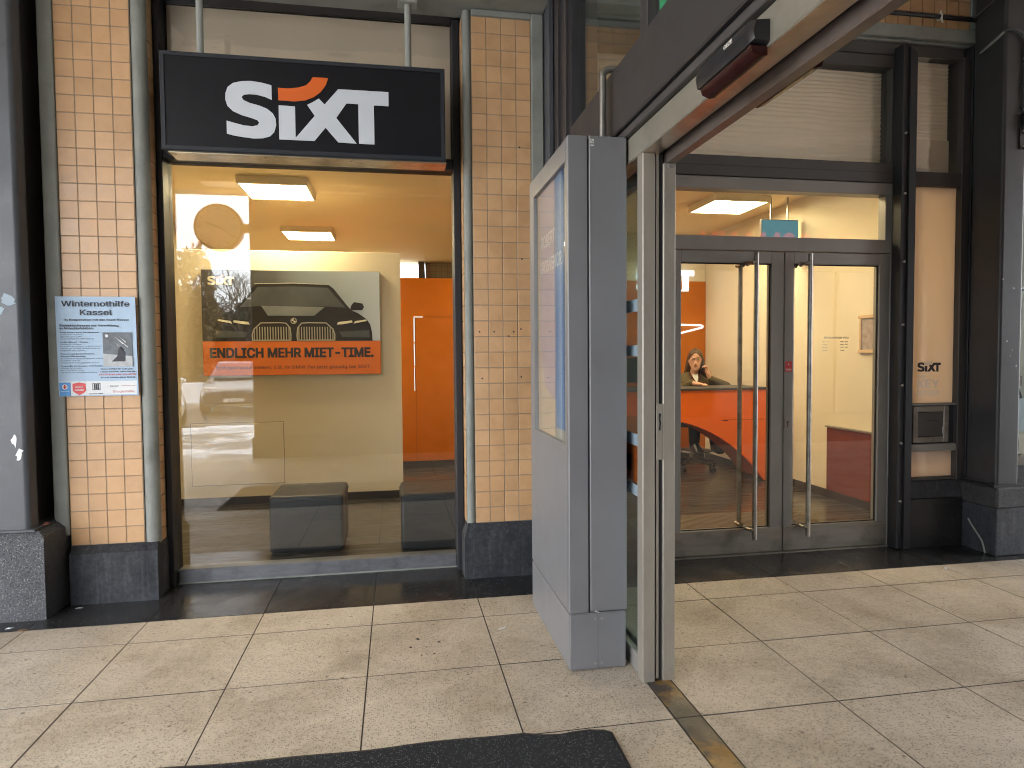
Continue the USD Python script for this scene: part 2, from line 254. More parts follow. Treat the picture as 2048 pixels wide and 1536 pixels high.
def single(name, mesh, mat, label, cat=None, group=None, kind=None, smooth=False):
    path = numbered('/World/' + name); ORIGIN[path] = np.zeros(3)
    v, f = (np.array(mesh.vertices), np.array(mesh.faces)) if hasattr(mesh, 'vertices') else mesh
    lo = np.array(v).min(0); hi = np.array(v).max(0); c = np.array([(lo[0] + hi[0]) / 2, (lo[1] + hi[1]) / 2, lo[2]])
    g = usdkit.mesh(stage, path, (np.array(v) - c, f), mat, smooth=smooth); g.AddTranslateOp().Set(Gf.Vec3d(*map(float, c)))
    return tag(g.GetPrim(), label, cat, group, kind)
def copy_of(src, loc, label, group=None):
    name = src.GetName().rstrip('0123456789_') if src.GetName()[-1].isdigit() else src.GetName()
    path = numbered('/World/' + name); x = UsdGeom.Xform.Define(stage, path)
    x.GetPrim().GetReferences().AddInternalReference(src.GetPath())
    x.GetPrim().GetAttribute('xformOp:translate').Set(Gf.Vec3d(*map(float, loc)))
    x.GetPrim().SetInstanceable(True)
    return tag(x.GetPrim(), label, src.GetCustomDataByKey('category'), group or src.GetCustomDataByKey('group'))

_c = [(a, b, c) for a in (0, 1) for b in (0, 1) for c in (0, 1)]
def _chamfer_pts(lo, hi, c):
    P = []
    for s in _c:
        q = [hi[k] if s[k] else lo[k] for k in range(3)]; d = [-c if s[k] else c for k in range(3)]
        for k in range(3):
            P.append([q[j] + (0 if j == k else d[j]) for j in range(3)])
    return np.array(P, float)
_T = trimesh.convex.convex_hull(_chamfer_pts((0, 0, 0), (1, 1, 1), 0.2))
_src = _chamfer_pts((0, 0, 0), (1, 1, 1), 0.2)
_map = [int(np.argmin(((_src - v) ** 2).sum(1))) for v in _T.vertices]
CF = np.array([[_map[i] for i in f] for f in _T.faces])
def cb(x0, x1, y0, y1, z0, z1, c=0.003):
    c = min(c, 0.45 * min(x1 - x0, y1 - y0, z1 - z0))
    return trimesh.Trimesh(_chamfer_pts((x0, y0, z0), (x1, y1, z1), c), CF, process=False)
BF = np.array([[0, 1, 3], [0, 3, 2], [4, 6, 7], [4, 7, 5], [0, 4, 5], [0, 5, 1], [2, 3, 7], [2, 7, 6], [0, 2, 6], [0, 6, 4], [1, 5, 7], [1, 7, 3]])
def bx(x0, x1, y0, y1, z0, z1):
    return trimesh.Trimesh(np.array([[(x0, x1)[a], (y0, y1)[b], (z0, z1)[c]] for a, b, c in _c], float), BF, process=False)
def cat_(*m): return trimesh.util.concatenate([x for y in m for x in (y if isinstance(y, (list, tuple)) else [y])])
def hull(P): return trimesh.convex.convex_hull(np.array(P, float))
def front(poly, y0, y1):
    """polygon(s) in X,Z made a plate from y0 (front) to y1"""
    if not hasattr(poly, 'geom_type'): poly = Polygon(poly)
    poly = poly.buffer(0); out = []
    for g in getattr(poly, 'geoms', [poly]):
        m = trimesh.creation.extrude_polygon(g, y1 - y0, engine='earcut'); v = m.vertices
        out.append(trimesh.Trimesh(np.c_[v[:, 0], y1 - v[:, 2], v[:, 1]], m.faces, process=False))
    return cat_(out)
def along_y(poly, y0, y1): return front(poly, y0, y1)
def side(poly, x0, x1):
    """polygon in Y,Z made a plate from x0 to x1"""
    if not hasattr(poly, 'geom_type'): poly = Polygon(poly)
    m = trimesh.creation.extrude_polygon(poly.buffer(0), x1 - x0, engine='earcut'); v = m.vertices
    return trimesh.Trimesh(np.c_[x0 + v[:, 2], v[:, 0], v[:, 1]], m.faces, process=False)
def flat_(poly, z0, z1):
    if not hasattr(poly, 'geom_type'): poly = Polygon(poly)
    m = trimesh.creation.extrude_polygon(poly.buffer(0), z1 - z0, engine='earcut'); m.apply_translation([0, 0, z0]); return m
def tube(P, r, n=12, cap=True):
    P = np.asarray(P, float); r = np.broadcast_to(r, len(P)); t = np.gradient(P, axis=0); t /= np.linalg.norm(t, axis=1, keepdims=True)
    a = np.cross(t[0], [0, 0, 1.0] if abs(t[0][2]) < 0.9 else [1.0, 0, 0]); V = []
    for i in range(len(P)):
        a = a - t[i] * (a @ t[i]); a /= np.linalg.norm(a); b = np.cross(t[i], a); ang = np.arange(n) * 2 * np.pi / n
        V.append(P[i] + r[i] * (np.cos(ang)[:, None] * a + np.sin(ang)[:, None] * b))
    V = np.vstack(V); F = []
    for i in range(len(P) - 1):
        for j in range(n):
            k = (j + 1) % n; F += [[i * n + j, i * n + k, (i + 1) * n + k], [i * n + j, (i + 1) * n + k, (i + 1) * n + j]]
    if cap:
        V = np.vstack([V, P[0], P[-1]]); q = len(V) - 2; e = (len(P) - 1) * n
        F += [[q, (j + 1) % n, j] for j in range(n)] + [[q + 1, e + j, e + (j + 1) % n] for j in range(n)]
    return trimesh.Trimesh(V, F, process=False)
def cyl(p0, p1, r, n=16): return tube([p0, p1], r, n)
def ell(c, rad, sub=2):
    m = trimesh.creation.icosphere(sub); m.vertices = m.vertices * rad + np.array(c); return m
_tc = {}
def text2d(s, bold):
    if (s, bold) not in _tc: _tc[(s, bold)] = meshkit.text_mesh(s, 1.0, 0.05, bold)
    return _tc[(s, bold)].copy()
def text_front(s, x0, z0, h, w=None, y=0.0, t=0.001, bold=False):
    """lettering that faces -Y: left end at x0, baseline z0, capitals h tall, w wide if given"""
    m = text2d(s, bold); v = m.vertices; a = v[:, 0].min(); k = h if w is None else w / (v[:, 0].max() - a)
    return trimesh.Trimesh(np.c_[x0 + (v[:, 0] - a) * k, y - v[:, 2] / 0.05 * t, z0 + v[:, 1] * h], m.faces, process=False)
def frame_front(x0, x1, z0, z1, w, y0, y1, c=0.003):
    """four bars of a rectangular frame facing -Y, butted end to end; w = width or (left, right, bottom, top)"""
    l, r, b, t = w if isinstance(w, (tuple, list)) else (w,) * 4
    return [cb(x0, x0 + l, y0, y1, z0, z1, c), cb(x1 - r, x1, y0, y1, z0, z1, c), cb(x0 + l, x1 - r, y0, y1, z0, z0 + b, c), cb(x0 + l, x1 - r, y0, y1, z1 - t, z1, c)]

LOGO_S = [(.249,.320),(.250,.237),(.213,.252),(.170,.261),(.128,.263),(.096,.257),(.084,.244),(.095,.227),(.127,.213),(.180,.201),(.222,.185),(.254,.160),(.269,.130),(.271,.093),(.260,.054),(.235,.028),(.197,.016),(.149,.012),(.090,.017),(.037,.024),(0,.033),(0,.106),(.039,.096),(.092,.084),(.140,.081),(.167,.088),(.178,.103),(.167,.118),(.135,.128),(.082,.142),(.035,.162),(.006,.190),(-.005,.227),(-.003,.260),(.010,.296),(.039,.320),(.087,.334),(.140,.338),(.199,.331)]
LOGO_IXT = [(.287,.209),(.378,.207),(.378,.027),(.488,.159),(.446,.220),(.482,.240),(.513,.260),(.545,.228),(.624,.321),(.914,.321),(.914,.239),(.828,.239),(.828,.010),(.738,.010),(.737,.241),(.669,.241),(.610,.154),(.725,.010),(.619,.012),(.548,.094),(.483,.014),(.286,.014)]
LOGO_SW = [(.285,.308),(.344,.308),(.398,.316),(.443,.332),(.467,.356),(.481,.381),(.568,.381),(.553,.339),(.524,.298),(.485,.267),(.435,.245),(.375,.236),(.286,.238)]
def logo(x0, z0, w, y, t):
    k = w / 0.92; g = lambda L: front(Polygon([(x0 + a * k, z0 + b * k) for a, b in L]).buffer(0.002 * k).buffer(-0.002 * k), y - t, y)
    return g(LOGO_S), g(LOGO_IXT), g(LOGO_SW)

# ------------------------------------------------------------------ ground: slabs, granite border, street
pav = thing('pavement', 'arcade floor of square beige stone slabs with narrow dark joints', None, kind='structure')
YG = 4.45
part(pav, 'joint_bed', bx(-14, 14, -1.05, 3.81, -0.06, -0.0013), m_joint)
xs_l = [0.4525 - 0.6 * k for k in range(8, -1, -1)] + [1.055]
xs_r = [1.165 + 0.6 * k for k in range(13)]
ys = [-1.1, -0.53, 0.05, 0.63, 1.21, 1.79, 2.375, 2.955, 3.53, 3.81]
for xs in (xs_l, xs_r):
    for i in range(len(xs) - 1):
        for j in range(len(ys) - 1):
            d = random.uniform(-0.0008, 0.0008); g = 0.0032
            part(pav, 'slab', bx(xs[i] + g, xs[i + 1] - g, ys[j] + g + .0010, ys[j + 1] - g - .0010, -0.03, d), m_slab)
part(pav, 'outer_paving', bx(-14, xs_l[0] - 0.003, -1.05, 3.81, -0.03, -0.001), m_slab)
part(pav, 'outer_paving', bx(xs_r[-1] + 0.003, 14, -1.05, 3.81, -0.03, -0.001), m_slab)
strip = thing('threshold_strip', 'dark stained stone strip in the floor under the sliding door track', None, kind='structure')
for a, b in ((-1.05, 0.63), (0.633, 1.788), (1.791, 2.372), (2.375, 3.805)):
    part(strip, 'strip_stone', cb(1.058, 1.162, a, b, -0.03, 0.0015, 0.002), m_brassjoint)
bord = thing('granite_border', 'band of wet looking black granite slabs along the foot of the shopfront', None, kind='structure')
bx_edges = [-14, -4.3475] + [0.4525 - 0.6 * k for k in range(7, -1, -1)] + [1.055] + [1.165 + 0.6 * k for k in range(9)] + [14]
for a, b in zip(bx_edges[:-1], bx_edges[1:]):
    part(bord, 'granite_slab', cb(a + 0.0015, b - 0.0015, 3.8125, 4.60, -0.03, 0.0005, 0.0015), m_granite)
single('sidewalk', bx(-60, 60, -5.3, -1.05, -0.08, -0.012), m_walk, 'grey sidewalk outside the arcade with patches of trodden snow', kind='structure')
single('snow_bank', trimesh.util.concatenate([hull([(x0, -5.5, -0.12), (x1, -5.5, -0.12), (x0, -4.75, -0.1), (x1, -4.75, -0.1), (x0 + .2, -5.3, h), (x1 - .2, -5.3, h), (x0 + .2, -4.95, h * .8), (x1 - .2, -4.95, h * .8)]) for x0, x1, h in [(a, a + 2.3, 0.03 + 0.05 * random.random()) for a in np.arange(-40, 20, 2.0)]]), m_snow, 'low strip of cleared snow along the kerb of the street', kind='stuff')
single('road', bx(-80, 80, -15, -5.3, -0.2, -0.12), m_asph, 'wet dark asphalt street in front of the arcade', kind='structure')
single('ground', bx(-300, 300, -300, 300, -0.5, -0.205), m_ground, 'pale winter ground reaching to the horizon', kind='structure')

# ------------------------------------------------------------------ pillars
def tile_mesh(x0, x1, z0, z1, y, d=0.008, c=0.0022):
    return cb(x0, x1, y, y + d, z0, z1, c)
def pillar(label, x0, pitch_x, ncol, z0, nrow, pitch_z, ytile, extra):
    t = thing('tiled_pillar', label, 'pillar', (x0, 4.2, 0))
    for i in range(ncol):
        for k in range(nrow):
            g = 0.0019; a = x0 + i * pitch_x; b = z0 + k * pitch_z
            part(t, 'tile', tile_mesh(a + g, a + pitch_x - g, b + g, b + pitch_z - g, ytile + random.uniform(-0.0006, 0.0006)), random.choice(m_tile))
    return t
# left
pl = pillar('peach tiled pillar left of the shop window carrying the blue notice', -1.886, 0.0997, 4, 0.337, 37, 0.1, 4.20, None)
part(pl, 'grout_bed', bx(-1.886, -1.486, 4.2030, 4.50, 0.30, 4.05), m_grout)
part(pl, 'concrete_edge', cb(-1.965, -1.888, 4.185, 4.50, 0.40, 4.05, 0.006), m_conc)
part(pl, 'rounded_edge', cat_(cyl((-1.450, 4.238, 0.325), (-1.450, 4.238, 4.05), 0.043, 20), bx(-1.484, -1.425, 4.245, 4.32, 0.30, 4.05)), m_conc, smooth=40)
part(pl, 'reveal_bed', bx(-1.486, -1.419, 4.32, 4.50, 0.28, 4.05), m_grout)
for k in range(37):
    part(pl, 'reveal_tile', cb(-1.420, -1.412, 4.262, 4.342, 0.300 + .1 * k + .0026, 0.400 + .1 * k - .0026, 0.002), random.choice(m_tile))
def plinth(t, x0, x1, y, zt, ztop, yt, left=None, right=None, mat=m_plinth, yb=4.5, mid=None):
    """stone block with bevelled top; left/right inset of the bevel"""
    l, r = left or 0.0, right or 0.0
    part(t, 'plinth', hull([(x0, y, 0), (x1, y, 0), (x0, yb, 0), (x1, yb, 0), (x0, y, zt), (x1, y, zt), (x0, yb, zt), (x1, yb, zt), (x0 + l, yt, ztop), (x1 - r, yt, ztop), (x0 + l, yb, ztop), (x1 - r, yb, ztop)]), mat)
plinth(pl, -1.878, -1.403, 4.15, 0.297, 0.336, 4.196, right=0.012)
# right
pr = pillar('peach tiled pillar between the shop window and the grey information kiosk', 0.495, 0.095, 4, 0.348, 32, 0.1004, 4.20, None)
part(pr, 'grout_bed', bx(0.495, 0.875, 4.2030, 4.50, 0.30, 3.60), m_grout)
part(pr, 'concrete_edge', cb(0.877, 0.957, 4.185, 4.50, 0.30, 3.60, 0.006), m_conc)
part(pr, 'concrete_cap', cb(0.495, 0.877, 4.186, 4.40, 3.563, 3.60, 0.004), m_conc)
part(pr, 'rounded_edge', cat_(cyl((0.468, 4.232, 0.335), (0.468, 4.232, 3.60), 0.0265, 18), bx(0.4425, 0.494, 4.235, 4.3, 0.30, 3.60)), m_conc, smooth=40)
part(pr, 'reveal_bed', bx(0.4425, 0.494, 4.30, 4.50, 0.30, 3.60), m_grout)
for k in range(32):
    part(pr, 'reveal_tile', cb(0.435, 0.4425, 4.25, 4.335, 0.348 + .1004 * k + .0026, 0.348 + .1004 * (k + 1) - .0026, 0.002), random.choice(m_tile))
plinth(pr, 0.415, 0.96, 4.15, 0.262, 0.347, 4.195, left=0.03)
for x, z in ((0.53, 1.583), (0.625, 1.583), (0.72, 1.555), (0.752, 1.583), (0.80, 1.60), (0.545, 1.283), (0.80, 1.29), (0.80, 2.76), (0.81, 2.05)):
    part(pr, 'drill_hole', cyl((x, 4.1985, z), (x, 4.205, z), 0.0055, 10), m_black)

# ------------------------------------------------------------------ steel columns with plinths
def col_profile(x0, x1, y0, y1, r):
    b = sbox(x0 + r, y0 + r, x1 - r, y1 - r).buffer(r, 6); return b
c1 = thing('steel_column', 'dark blue grey steel column at the left edge with torn white sticker remains', 'column', (-2.2, 4.1, 0))
part(c1, 'shaft', flat_(col_profile(-2.40, -1.985, 3.97, 4.08, 0.028), 0.50, 4.10), m_steel, smooth=40)
part(c1, 'web', bx(-2.25, -2.035, 4.08, 4.45, 0.5, 4.10), m_brown)
part(c1, 'base_plate', cb(-2.45, -1.955, 3.955, 4.2, 0.487, 0.5, 0.002), m_steel)
part(c1, 'plinth', hull([(x, y, z) for x in (-2.6, -1.908) for y in (3.945, 4.5) for z in (0, 0.455)] + [(x, y, 0.487) for x in (-2.58, -1.945) for y in (3.975, 4.5)]), m_rough)
def blob(cx, cz, rx, rz, n, seed):
    rg = np.random.default_rng(seed); a = np.sort(rg.uniform(0, 2 * np.pi, n)); q = rg.uniform(0.45, 1.0, n)
    return Polygon([(cx + rx * math.cos(t) * k, cz + rz * math.sin(t) * k) for t, k in zip(a, q)])
for s, (cx, cz, rx, rz) in enumerate(((-2.022, 0.92, 0.024, 0.055), (-2.05, 1.745, 0.05, 0.05), (-2.10, 1.69, 0.06, 0.03), (-2.045, 0.985, 0.02, 0.04))):
    part(c1, 'sticker_scrap', front(blob(cx, cz, rx, rz, 11, s), 3.9685, 3.9697), (m_paperw, m_bluegrey, m_bluegrey, m_paperw)[s])
c2 = thing('steel_column', 'dark ribbed steel column behind the grey kiosk beside the tiled pillar', 'column', (1.1, 4.2, 0))
part(c2, 'shaft', cb(0.962, 1.30, 4.13, 4.60, 0, 4.10, 0.004), m_steel)
for k, (x0, x1, y0, y1, mm) in enumerate(((0.955, 0.985, 4.03, 4.125, m_steel), (0.990, 1.10, 3.95, 4.12, m_brown), (1.004, 1.10, 3.86, 3.945, m_frame), (0.996, 1.10, 3.79, 3.855, m_brown), (1.012, 1.10, 3.715, 3.785, m_frame))):
    part(c2, 'rib', cb(x0, x1, y0, y1, 0.02, 4.10, 0.003), mm)
c3 = thing('steel_column', 'dark steel column at the right edge carrying a grey cable conduit', 'column', (4.25, 4.0, 0))
part(c3, 'shaft', flat_(col_profile(4.128, 4.315, 3.925, 4.18, 0.022), 0.495, 4.30), m_colr, smooth=40)
part(c3, 'rib', cb(4.205, 4.26, 4.18, 4.45, 0.5, 4.3), m_brown)
part(c3, 'base_plate', cb(4.085, 4.36, 3.90, 4.2, 0.482, 0.495, 0.002), m_frame)
part(c3, 'plinth_cap', cb(4.10, 4.55, 3.887, 4.45, 0.335, 0.482, 0.012), m_capst)
part(c3, 'plinth', cb(4.103, 4.55, 3.89, 4.45, 0.0, 0.335, 0.006), m_plinth)
crack = [(4.1015, 4.14 - 0.02, 0.215), (4.1015, 4.085, 0.17), (4.1015, 4.04, 0.125), (4.1015, 4.00, 0.08), (4.1015, 3.985, 0.04), (4.1015, 3.975, 0.003)]
part(c3, 'crack_filler', tube(crack, 0.006, 6), m_conc)
for z in (1.93,):
    part(c3, 'rivet', cyl((4.145, 3.920, z), (4.145, 3.926, z), 0.006, 8), m_alu)
part(c3, 'paint_mark', text_front('99', 4.225, 1.86, 0.014, y=3.9245, t=0.0006), m_paperw)
for i, (x, z) in enumerate(((4.19, 1.50), (4.235, 1.44), (4.22, 1.40), (4.27, 1.33))):
    part(c3, 'sticker_scrap', front(blob(x, z, 0.007, 0.009, 8, 20 + i), 3.9238, 3.9249), (m_paperw, m_conc, m_conc, m_paperw)[i])
# ------------------------------------------------------------------ concrete beam over window
cbm = thing('concrete_beam', 'grey green concrete beam across the top above sign and tiled pillar', 'beam', (-0.8, 4.2, 3.6))
part(cbm, 'beam_body', cb(-1.405, 0.965, 3.99, 4.33, 3.603, 4.05, 0.01), m_conc)
part(cbm, 'rear_ledge', cb(-1.405, 0.44, 4.335, 4.60, 3.685, 4.05, 0.004), m_conc)

# ------------------------------------------------------------------ shop window
sw = thing('shop_window', 'tall black framed shop window showing the lit rental office', 'window', (-0.5, 4.45, 0))
FX0, FX1 = -1.411, 0.432
part(sw, 'frame_post', cb(FX0, -1.376, 4.343, 4.52, 0.0, 3.68, 0.004), m_frame)
part(sw, 'frame_post', cb(0.388, FX1, 4.338, 4.52, 0.0, 3.60, 0.004), m_frame)
part(sw, 'sill', cb(-1.376, 0.388, 4.415, 4.52, 0.0, 0.092, 0.006), m_sill)
part(sw, 'sill_bead', tube([(-1.376, 4.412, 0.004), (0.40, 4.412, 0.004)], 0.006, 6), m_conc)
part(sw, 'transom', cb(-1.376, 0.388, 4.36, 4.52, 2.648, 2.715, 0.004), m_frame)
part(sw, 'head_rail', cb(-1.376, 0.388, 4.345, 4.52, 3.618, 3.68, 0.004), m_frame)
part(sw, 'pane', bx(-1.376, 0.388, YG, YG + 0.010, 0.092, 2.648), m_glass)
part(sw, 'upper_pane', bx(-1.376, 0.388, YG, YG + 0.010, 2.715, 3.618), m_glassw)
part(sw, 'blind', bx(-1.37, 0.385, YG + 0.03, YG + 0.05, 2.715, 3.64), m_beige)
def ribbed(x0, x1, z0, z1, y, pitch, seed):
    """slightly buckled sheet with horizontal ribs"""
    n, k = 60, int((z1 - z0) / pitch * 9); X, Z = np.meshgrid(np.linspace(x0, x1, n), np.linspace(z0, z1, k)); P = np.stack([X * 1.1, Z * 2.2, 0 * X], -1)
    ph = Z / pitch + 1.1 * (meshkit.fbm(P * 1.3, 3, seed) - .5) * 2 + .5 * (meshkit.noise(P * np.array([3.0, 9.0, 1]), seed + 9) - .5)
    w = np.abs(((ph % 1) - .5) * 2); amp = .35 + .9 * meshkit.noise(P * 1.7 + 5, seed + 4)
    Yv = y + .013 * amp * np.clip(1.25 * w - .35, 0, 1) ** 1.5
    V = np.stack([X, Yv, Z], -1).reshape(-1, 3); i = np.arange(k - 1)[:, None] * n + np.arange(n - 1)[None]; i = i.ravel()
    return trimesh.Trimesh(V, np.vstack([np.c_[i, i + 1, i + n + 1], np.c_[i, i + n + 1, i + n]]), process=False)
m_ribbed = M('beige_ribbed_sheet', (0.88, 0.73, 0.58), 0.55, var=.05)
# ------------------------------------------------------------------ hanging sign
sg = thing('hanging_sign', 'black lightbox sign with white lettering and orange swoosh hung on two poles', 'sign', (-0.485, 4.1, 2.603))
SX0, SX1, SZ0, SZ1, SY = -1.284, 0.315, 2.604, 3.157, 4.04
part(sg, 'sign_box', bx(SX0 + 0.004, SX1 - 0.004, SY + 0.02, SY + 0.125, SZ0 + 0.004, SZ1 - 0.004), m_signframe)
fb = [((SX0, SZ0), (SX0, SZ1)), ((SX1, SZ1), (SX1, SZ0)), ((SX0, SZ1), (SX1, SZ1)), ((SX1, SZ0), (SX0, SZ0))]
for (a, b) in fb:      # bevelled bezel bars, mitred
    cx, cz_ = (SX0 + SX1) / 2, (SZ0 + SZ1) / 2; P = []
    for (x, z) in (a, b):
        ix, iz = x + 0.026 * np.sign(cx - x), z + 0.026 * np.sign(cz_ - z)
        P += [(x, SY + 0.010, z), (x, SY + 0.024, z), (ix, SY, iz), (ix, SY + 0.024, iz), (x + .006 * np.sign(cx - x), SY, z + .006 * np.sign(cz_ - z))]
    part(sg, 'bezel', hull(P), m_signframe)
part(sg, 'face', bx(SX0 + 0.026, SX1 - 0.026, SY + 0.006, SY + 0.018, SZ0 + 0.026, SZ1 - 0.026), m_signface)
ls, li, lw = logo(-0.932, 2.677, 0.918, SY + 0.006, 0.003)
part(sg, 'letter', ls, m_signtext); part(sg, 'letter_group', li, m_signtext); part(sg, 'swoosh', lw, m_orange)
part(sg, 'underside', bx(SX0 + 0.03, SX1 + 0.006, SY + 0.026, SY + 0.185, SZ0 - 0.006, SZ0 + 0.003), m_under)
for k in range(4):
    part(sg, 'screw', cyl((SX0 + .06 + k * .49, SY + 0.06, SZ0 - 0.0075), (SX0 + .06 + k * .49, SY + 0.06, SZ0 - 0.003), 0.006, 8), m_black)
for x in (-1.085, 0.101):
    p_ = part(sg, 'pole', cyl((x, 4.13, SZ1 - 0.01), (x, 4.13, 3.602), 0.0195, 16), m_pole, smooth=40)
    part(sg, 'pole_flange', cb(x - 0.058, x + 0.058, 4.085, 4.175, 3.556, 3.570, 0.003), m_pole)

# ------------------------------------------------------------------ winter notice
nt = thing('notice', 'pale blue winter emergency notice taped to the tiled pillar', 'poster', (-1.70, 4.18, 1.215))
NX0, NX1, NZ0, NZ1, NY = -1.914, -1.490, 1.214, 1.788, 4.178
rg = np.random.default_rng(3)
nu, nv = 18, 24; vv = []; ff = []
for j in range(nv + 1):
    for i in range(nu + 1):
        u, w = i / nu, j / nv; x = NX0 + (NX1 - NX0) * u + 0.004 * (1 - w) - .002; z = NZ0 + (NZ1 - NZ0) * w
        lift = 0.010 * max(0, u - 0.75) ** 1.5 * 8 * math.sin(w * 7 + 1) ** 2 * .25
        vv.append((x, NY - max(lift, 0) , z))
nfront = len(vv)
for (x, y, z) in vv[:nfront]: vv.append((x, y + 0.0012, z))
for j in range(nv):
    for i in range(nu):
        a = j * (nu + 1) + i; b, c, d = a + 1, a + nu + 2, a + nu + 1
        ff += [[a, b, c], [a, c, d], [a + nfront, c + nfront, b + nfront], [a + nfront, d + nfront, c + nfront]]
part(nt, 'sheet', trimesh.Trimesh(vv, ff, process=False), m_paper, smooth=60)
NI = NY - 0.0035
def nx(u): return NX0 + (NX1 - NX0) * u
def nz(w): return NZ1 - (NZ1 - NZ0) * w
part(nt, 'footer', front([(nx(.01), nz(.995)), (nx(.985), nz(.985)), (nx(.985), nz(.85)), (nx(.01), nz(.85))], NY - .0026, NY - .0014), m_paperw)
part(nt, 'heading', cat_(text_front('Winternothilfe', nx(.075), nz(.098), .030, (NX1 - NX0) * .85, NI, .0006, True), text_front('Kassel', nx(.30), nz(.185), .030, (NX1 - NX0) * .40, NI, .0006, True)), m_ink)
lines = [('in Kooperation mit der Stadt Kassel', .11, .242, .80, True, .0105), ('Kontaktadressen zur Vermittlung', .045, .300, .73, True, .0115), ('in Notschlafstellen:', .045, .328, .42, True, .0115)]
part(nt, 'subheading', cat_([text_front(s, nx(u), nz(w), h, (NX1 - NX0) * ww, NI, .0005, b) for s, u, w, ww, b, h in lines]), m_ink)
body = [('Sozial Center Kassel, Die Heilsarmee', .365, .48, 1), ('Eisenacher Str. 18, Kassel', .386, .27, 0), ('Täglich rund um die Uhr geöffnet', .407, .27, 0), ('Tel. 0561 5703590, kassel@heilsarmee.de', .428, .42, 0),
        ('Soziale Hilfe e.V. - Panama', .462, .34, 1), ('Kölnische Str. 35, Kassel', .483, .26, 0), ('Mo - Do 09.00 bis 14.00 Uhr, Fr 09.00 bis 13.00 Uhr', .504, .50, 0), ('Telefon 0561 7073800, Notruf bis 18.00 Uhr', .525, .49, 0), ('info@soziale-hilfe-kassel.de', .546, .30, 0),
        ('Ökumenische Bahnhofsmission,', .580, .42, 1), ('Bahnhof Wilhelmshöhe', .604, .31, 1), ('Mo - Fr 8.00 Uhr bis 18.00 Uhr, Sa und So 10.00 - 18.00 Uhr', .626, .53, 0), ('So 10.00 bis 18.00 Uhr', .647, .24, 0), ('Tel. 0561 31 6077, kassel@bahnhofsmission.de', .668, .47, 0),
        ('Drogenhilfe Nordhessen / Café Nautilus', .702, .52, 1), ('Erzberger Str. 45, Kassel', .723, .26, 0), ('Mo - Fr 09.00 bis 17.00 Uhr', .744, .29, 0), ('Tel. 0561 10 3641, nautilus@drogenhilfe.com', .765, .45, 0)]
part(nt, 'small_print', cat_([text_front(s, nx(.045), nz(w), .0062, (NX1 - NX0) * ww, NI, .0004, True) for s, w, ww, b in body if b]), m_ink)
part(nt, 'small_print', cat_([text_front(s, nx(.045), nz(w), .0055, (NX1 - NX0) * ww, NI, .0004, False) for s, w, ww, b in body if not b]), m_inkgrey)
rb = [('Wenn Gefahr für Leib und', .735, .40), ('Leben besteht, rufen Sie die', .762, .44), ('an und melden einen Notfall.', .820, .44)]
part(nt, 'warning', cat_([text_front(s, nx(.535), nz(w), .0075, (NX1 - NX0) * ww, NI - .001, .0004, True) for s, w, ww in rb]), m_ink)
part(nt, 'warning', text_front('110 (Polizei) oder 112 (RTW)', nx(.51), nz(.791), .0082, (NX1 - NX0) * .47, NI - .001, .0004, True), m_red)
PX0, PX1, PZ0, PZ1 = nx(.575), nx(.945), nz(.705), nz(.36)
part(nt, 'photo', bx(PX0, PX1, NI - .002, NI - .0005, PZ0, PZ1), m_pgrey)
part(nt, 'photo_snow', front([(PX0, PZ0), (PX1, PZ0), (PX1, PZ0 + .06), (PX0, PZ0 + .075)], NI - .0032, NI - .0021), M('print_snow', (0.42, 0.44, 0.46), .6, var=.2, vs=30))
part(nt, 'photo_figure', front([(PX0 + .045, PZ0 + .028), (PX0 + .075, PZ0 + .06), (PX0 + .082, PZ0 + .10), (PX0 + .094, PZ0 + .118), (PX0 + .108, PZ0 + .105), (PX0 + .118, PZ0 + .085), (PX0 + .118, PZ0 + .03), (PX0 + .08, PZ0 + .03)], NI - .0042, NI - .0033), m_ink)
part(nt, 'photo_glow', cat_([front(Polygon([(PX0 + a, PZ1 - b), (PX0 + a + l, PZ1 - b - l * .9), (PX0 + a + l - .003, PZ1 - b - l * .9 - .004)]), NI - .0042, NI - .0033) for a, b, l in ((.06, .02, .05), (.075, .03, .06), (.05, .045, .07), (.085, .02, .04))] + [front(Point(PX0 + .022, PZ1 - .02).buffer(.009), NI - .0042, NI - .0033)]), m_paperw)
part(nt, 'emblem', bx(nx(.015), nx(.155), NY - .0045, NY - .0028, nz(.995), nz(.86)), m_blue)
part(nt, 'emblem_disc', front(Point(nx(.085), nz(.905)).buffer(.0145), NY - .0056, NY - .0046), m_paperw)
part(nt, 'emblem_lettering', cat_(text_front('Diakonie', nx(.035), nz(.955), .004, .043, NY - .0046, .0005, True)), m_paperw)
part(nt, 'emblem_cross', cat_(bx(nx(.075), nx(.095), NY - .0066, NY - .0057, nz(.925), nz(.885)), bx(nx(.06), nx(.11), NY - .0066, NY - .0057, nz(.91), nz(.90))), m_red)
sh = Polygon([(nx(.18), nz(.875)), (nx(.26), nz(.862)), (nx(.34), nz(.875)), (nx(.345), nz(.945)), (nx(.32), nz(.965)), (nx(.26), nz(.99)), (nx(.205), nz(.965)), (nx(.18), nz(.945))])
part(nt, 'emblem', front(sh, NY - .0042, NY - .0028), m_red)
part(nt, 'emblem', cat_(text_front('HEILS', nx(.215), nz(.915), .009, .040, NY - .0043, .0006, True), text_front('ARMEE', nx(.205), nz(.945), .009, .048, NY - .0043, .0006, True)), m_paperw)
part(nt, 'emblem', cat_(frame_front(nx(.425), nx(.525), nz(.94), nz(.872), .0035, NY - .0042, NY - .0028, .0004), [bx(nx(a), nx(a + .016), NY - .0042, NY - .0028, nz(.932), nz(.88)) for a in (.445, .467, .489)], text_front('Soziale Hilfe', nx(.38), nz(.982), .006, .075, NY - .0032, .0005, True)), m_ink)
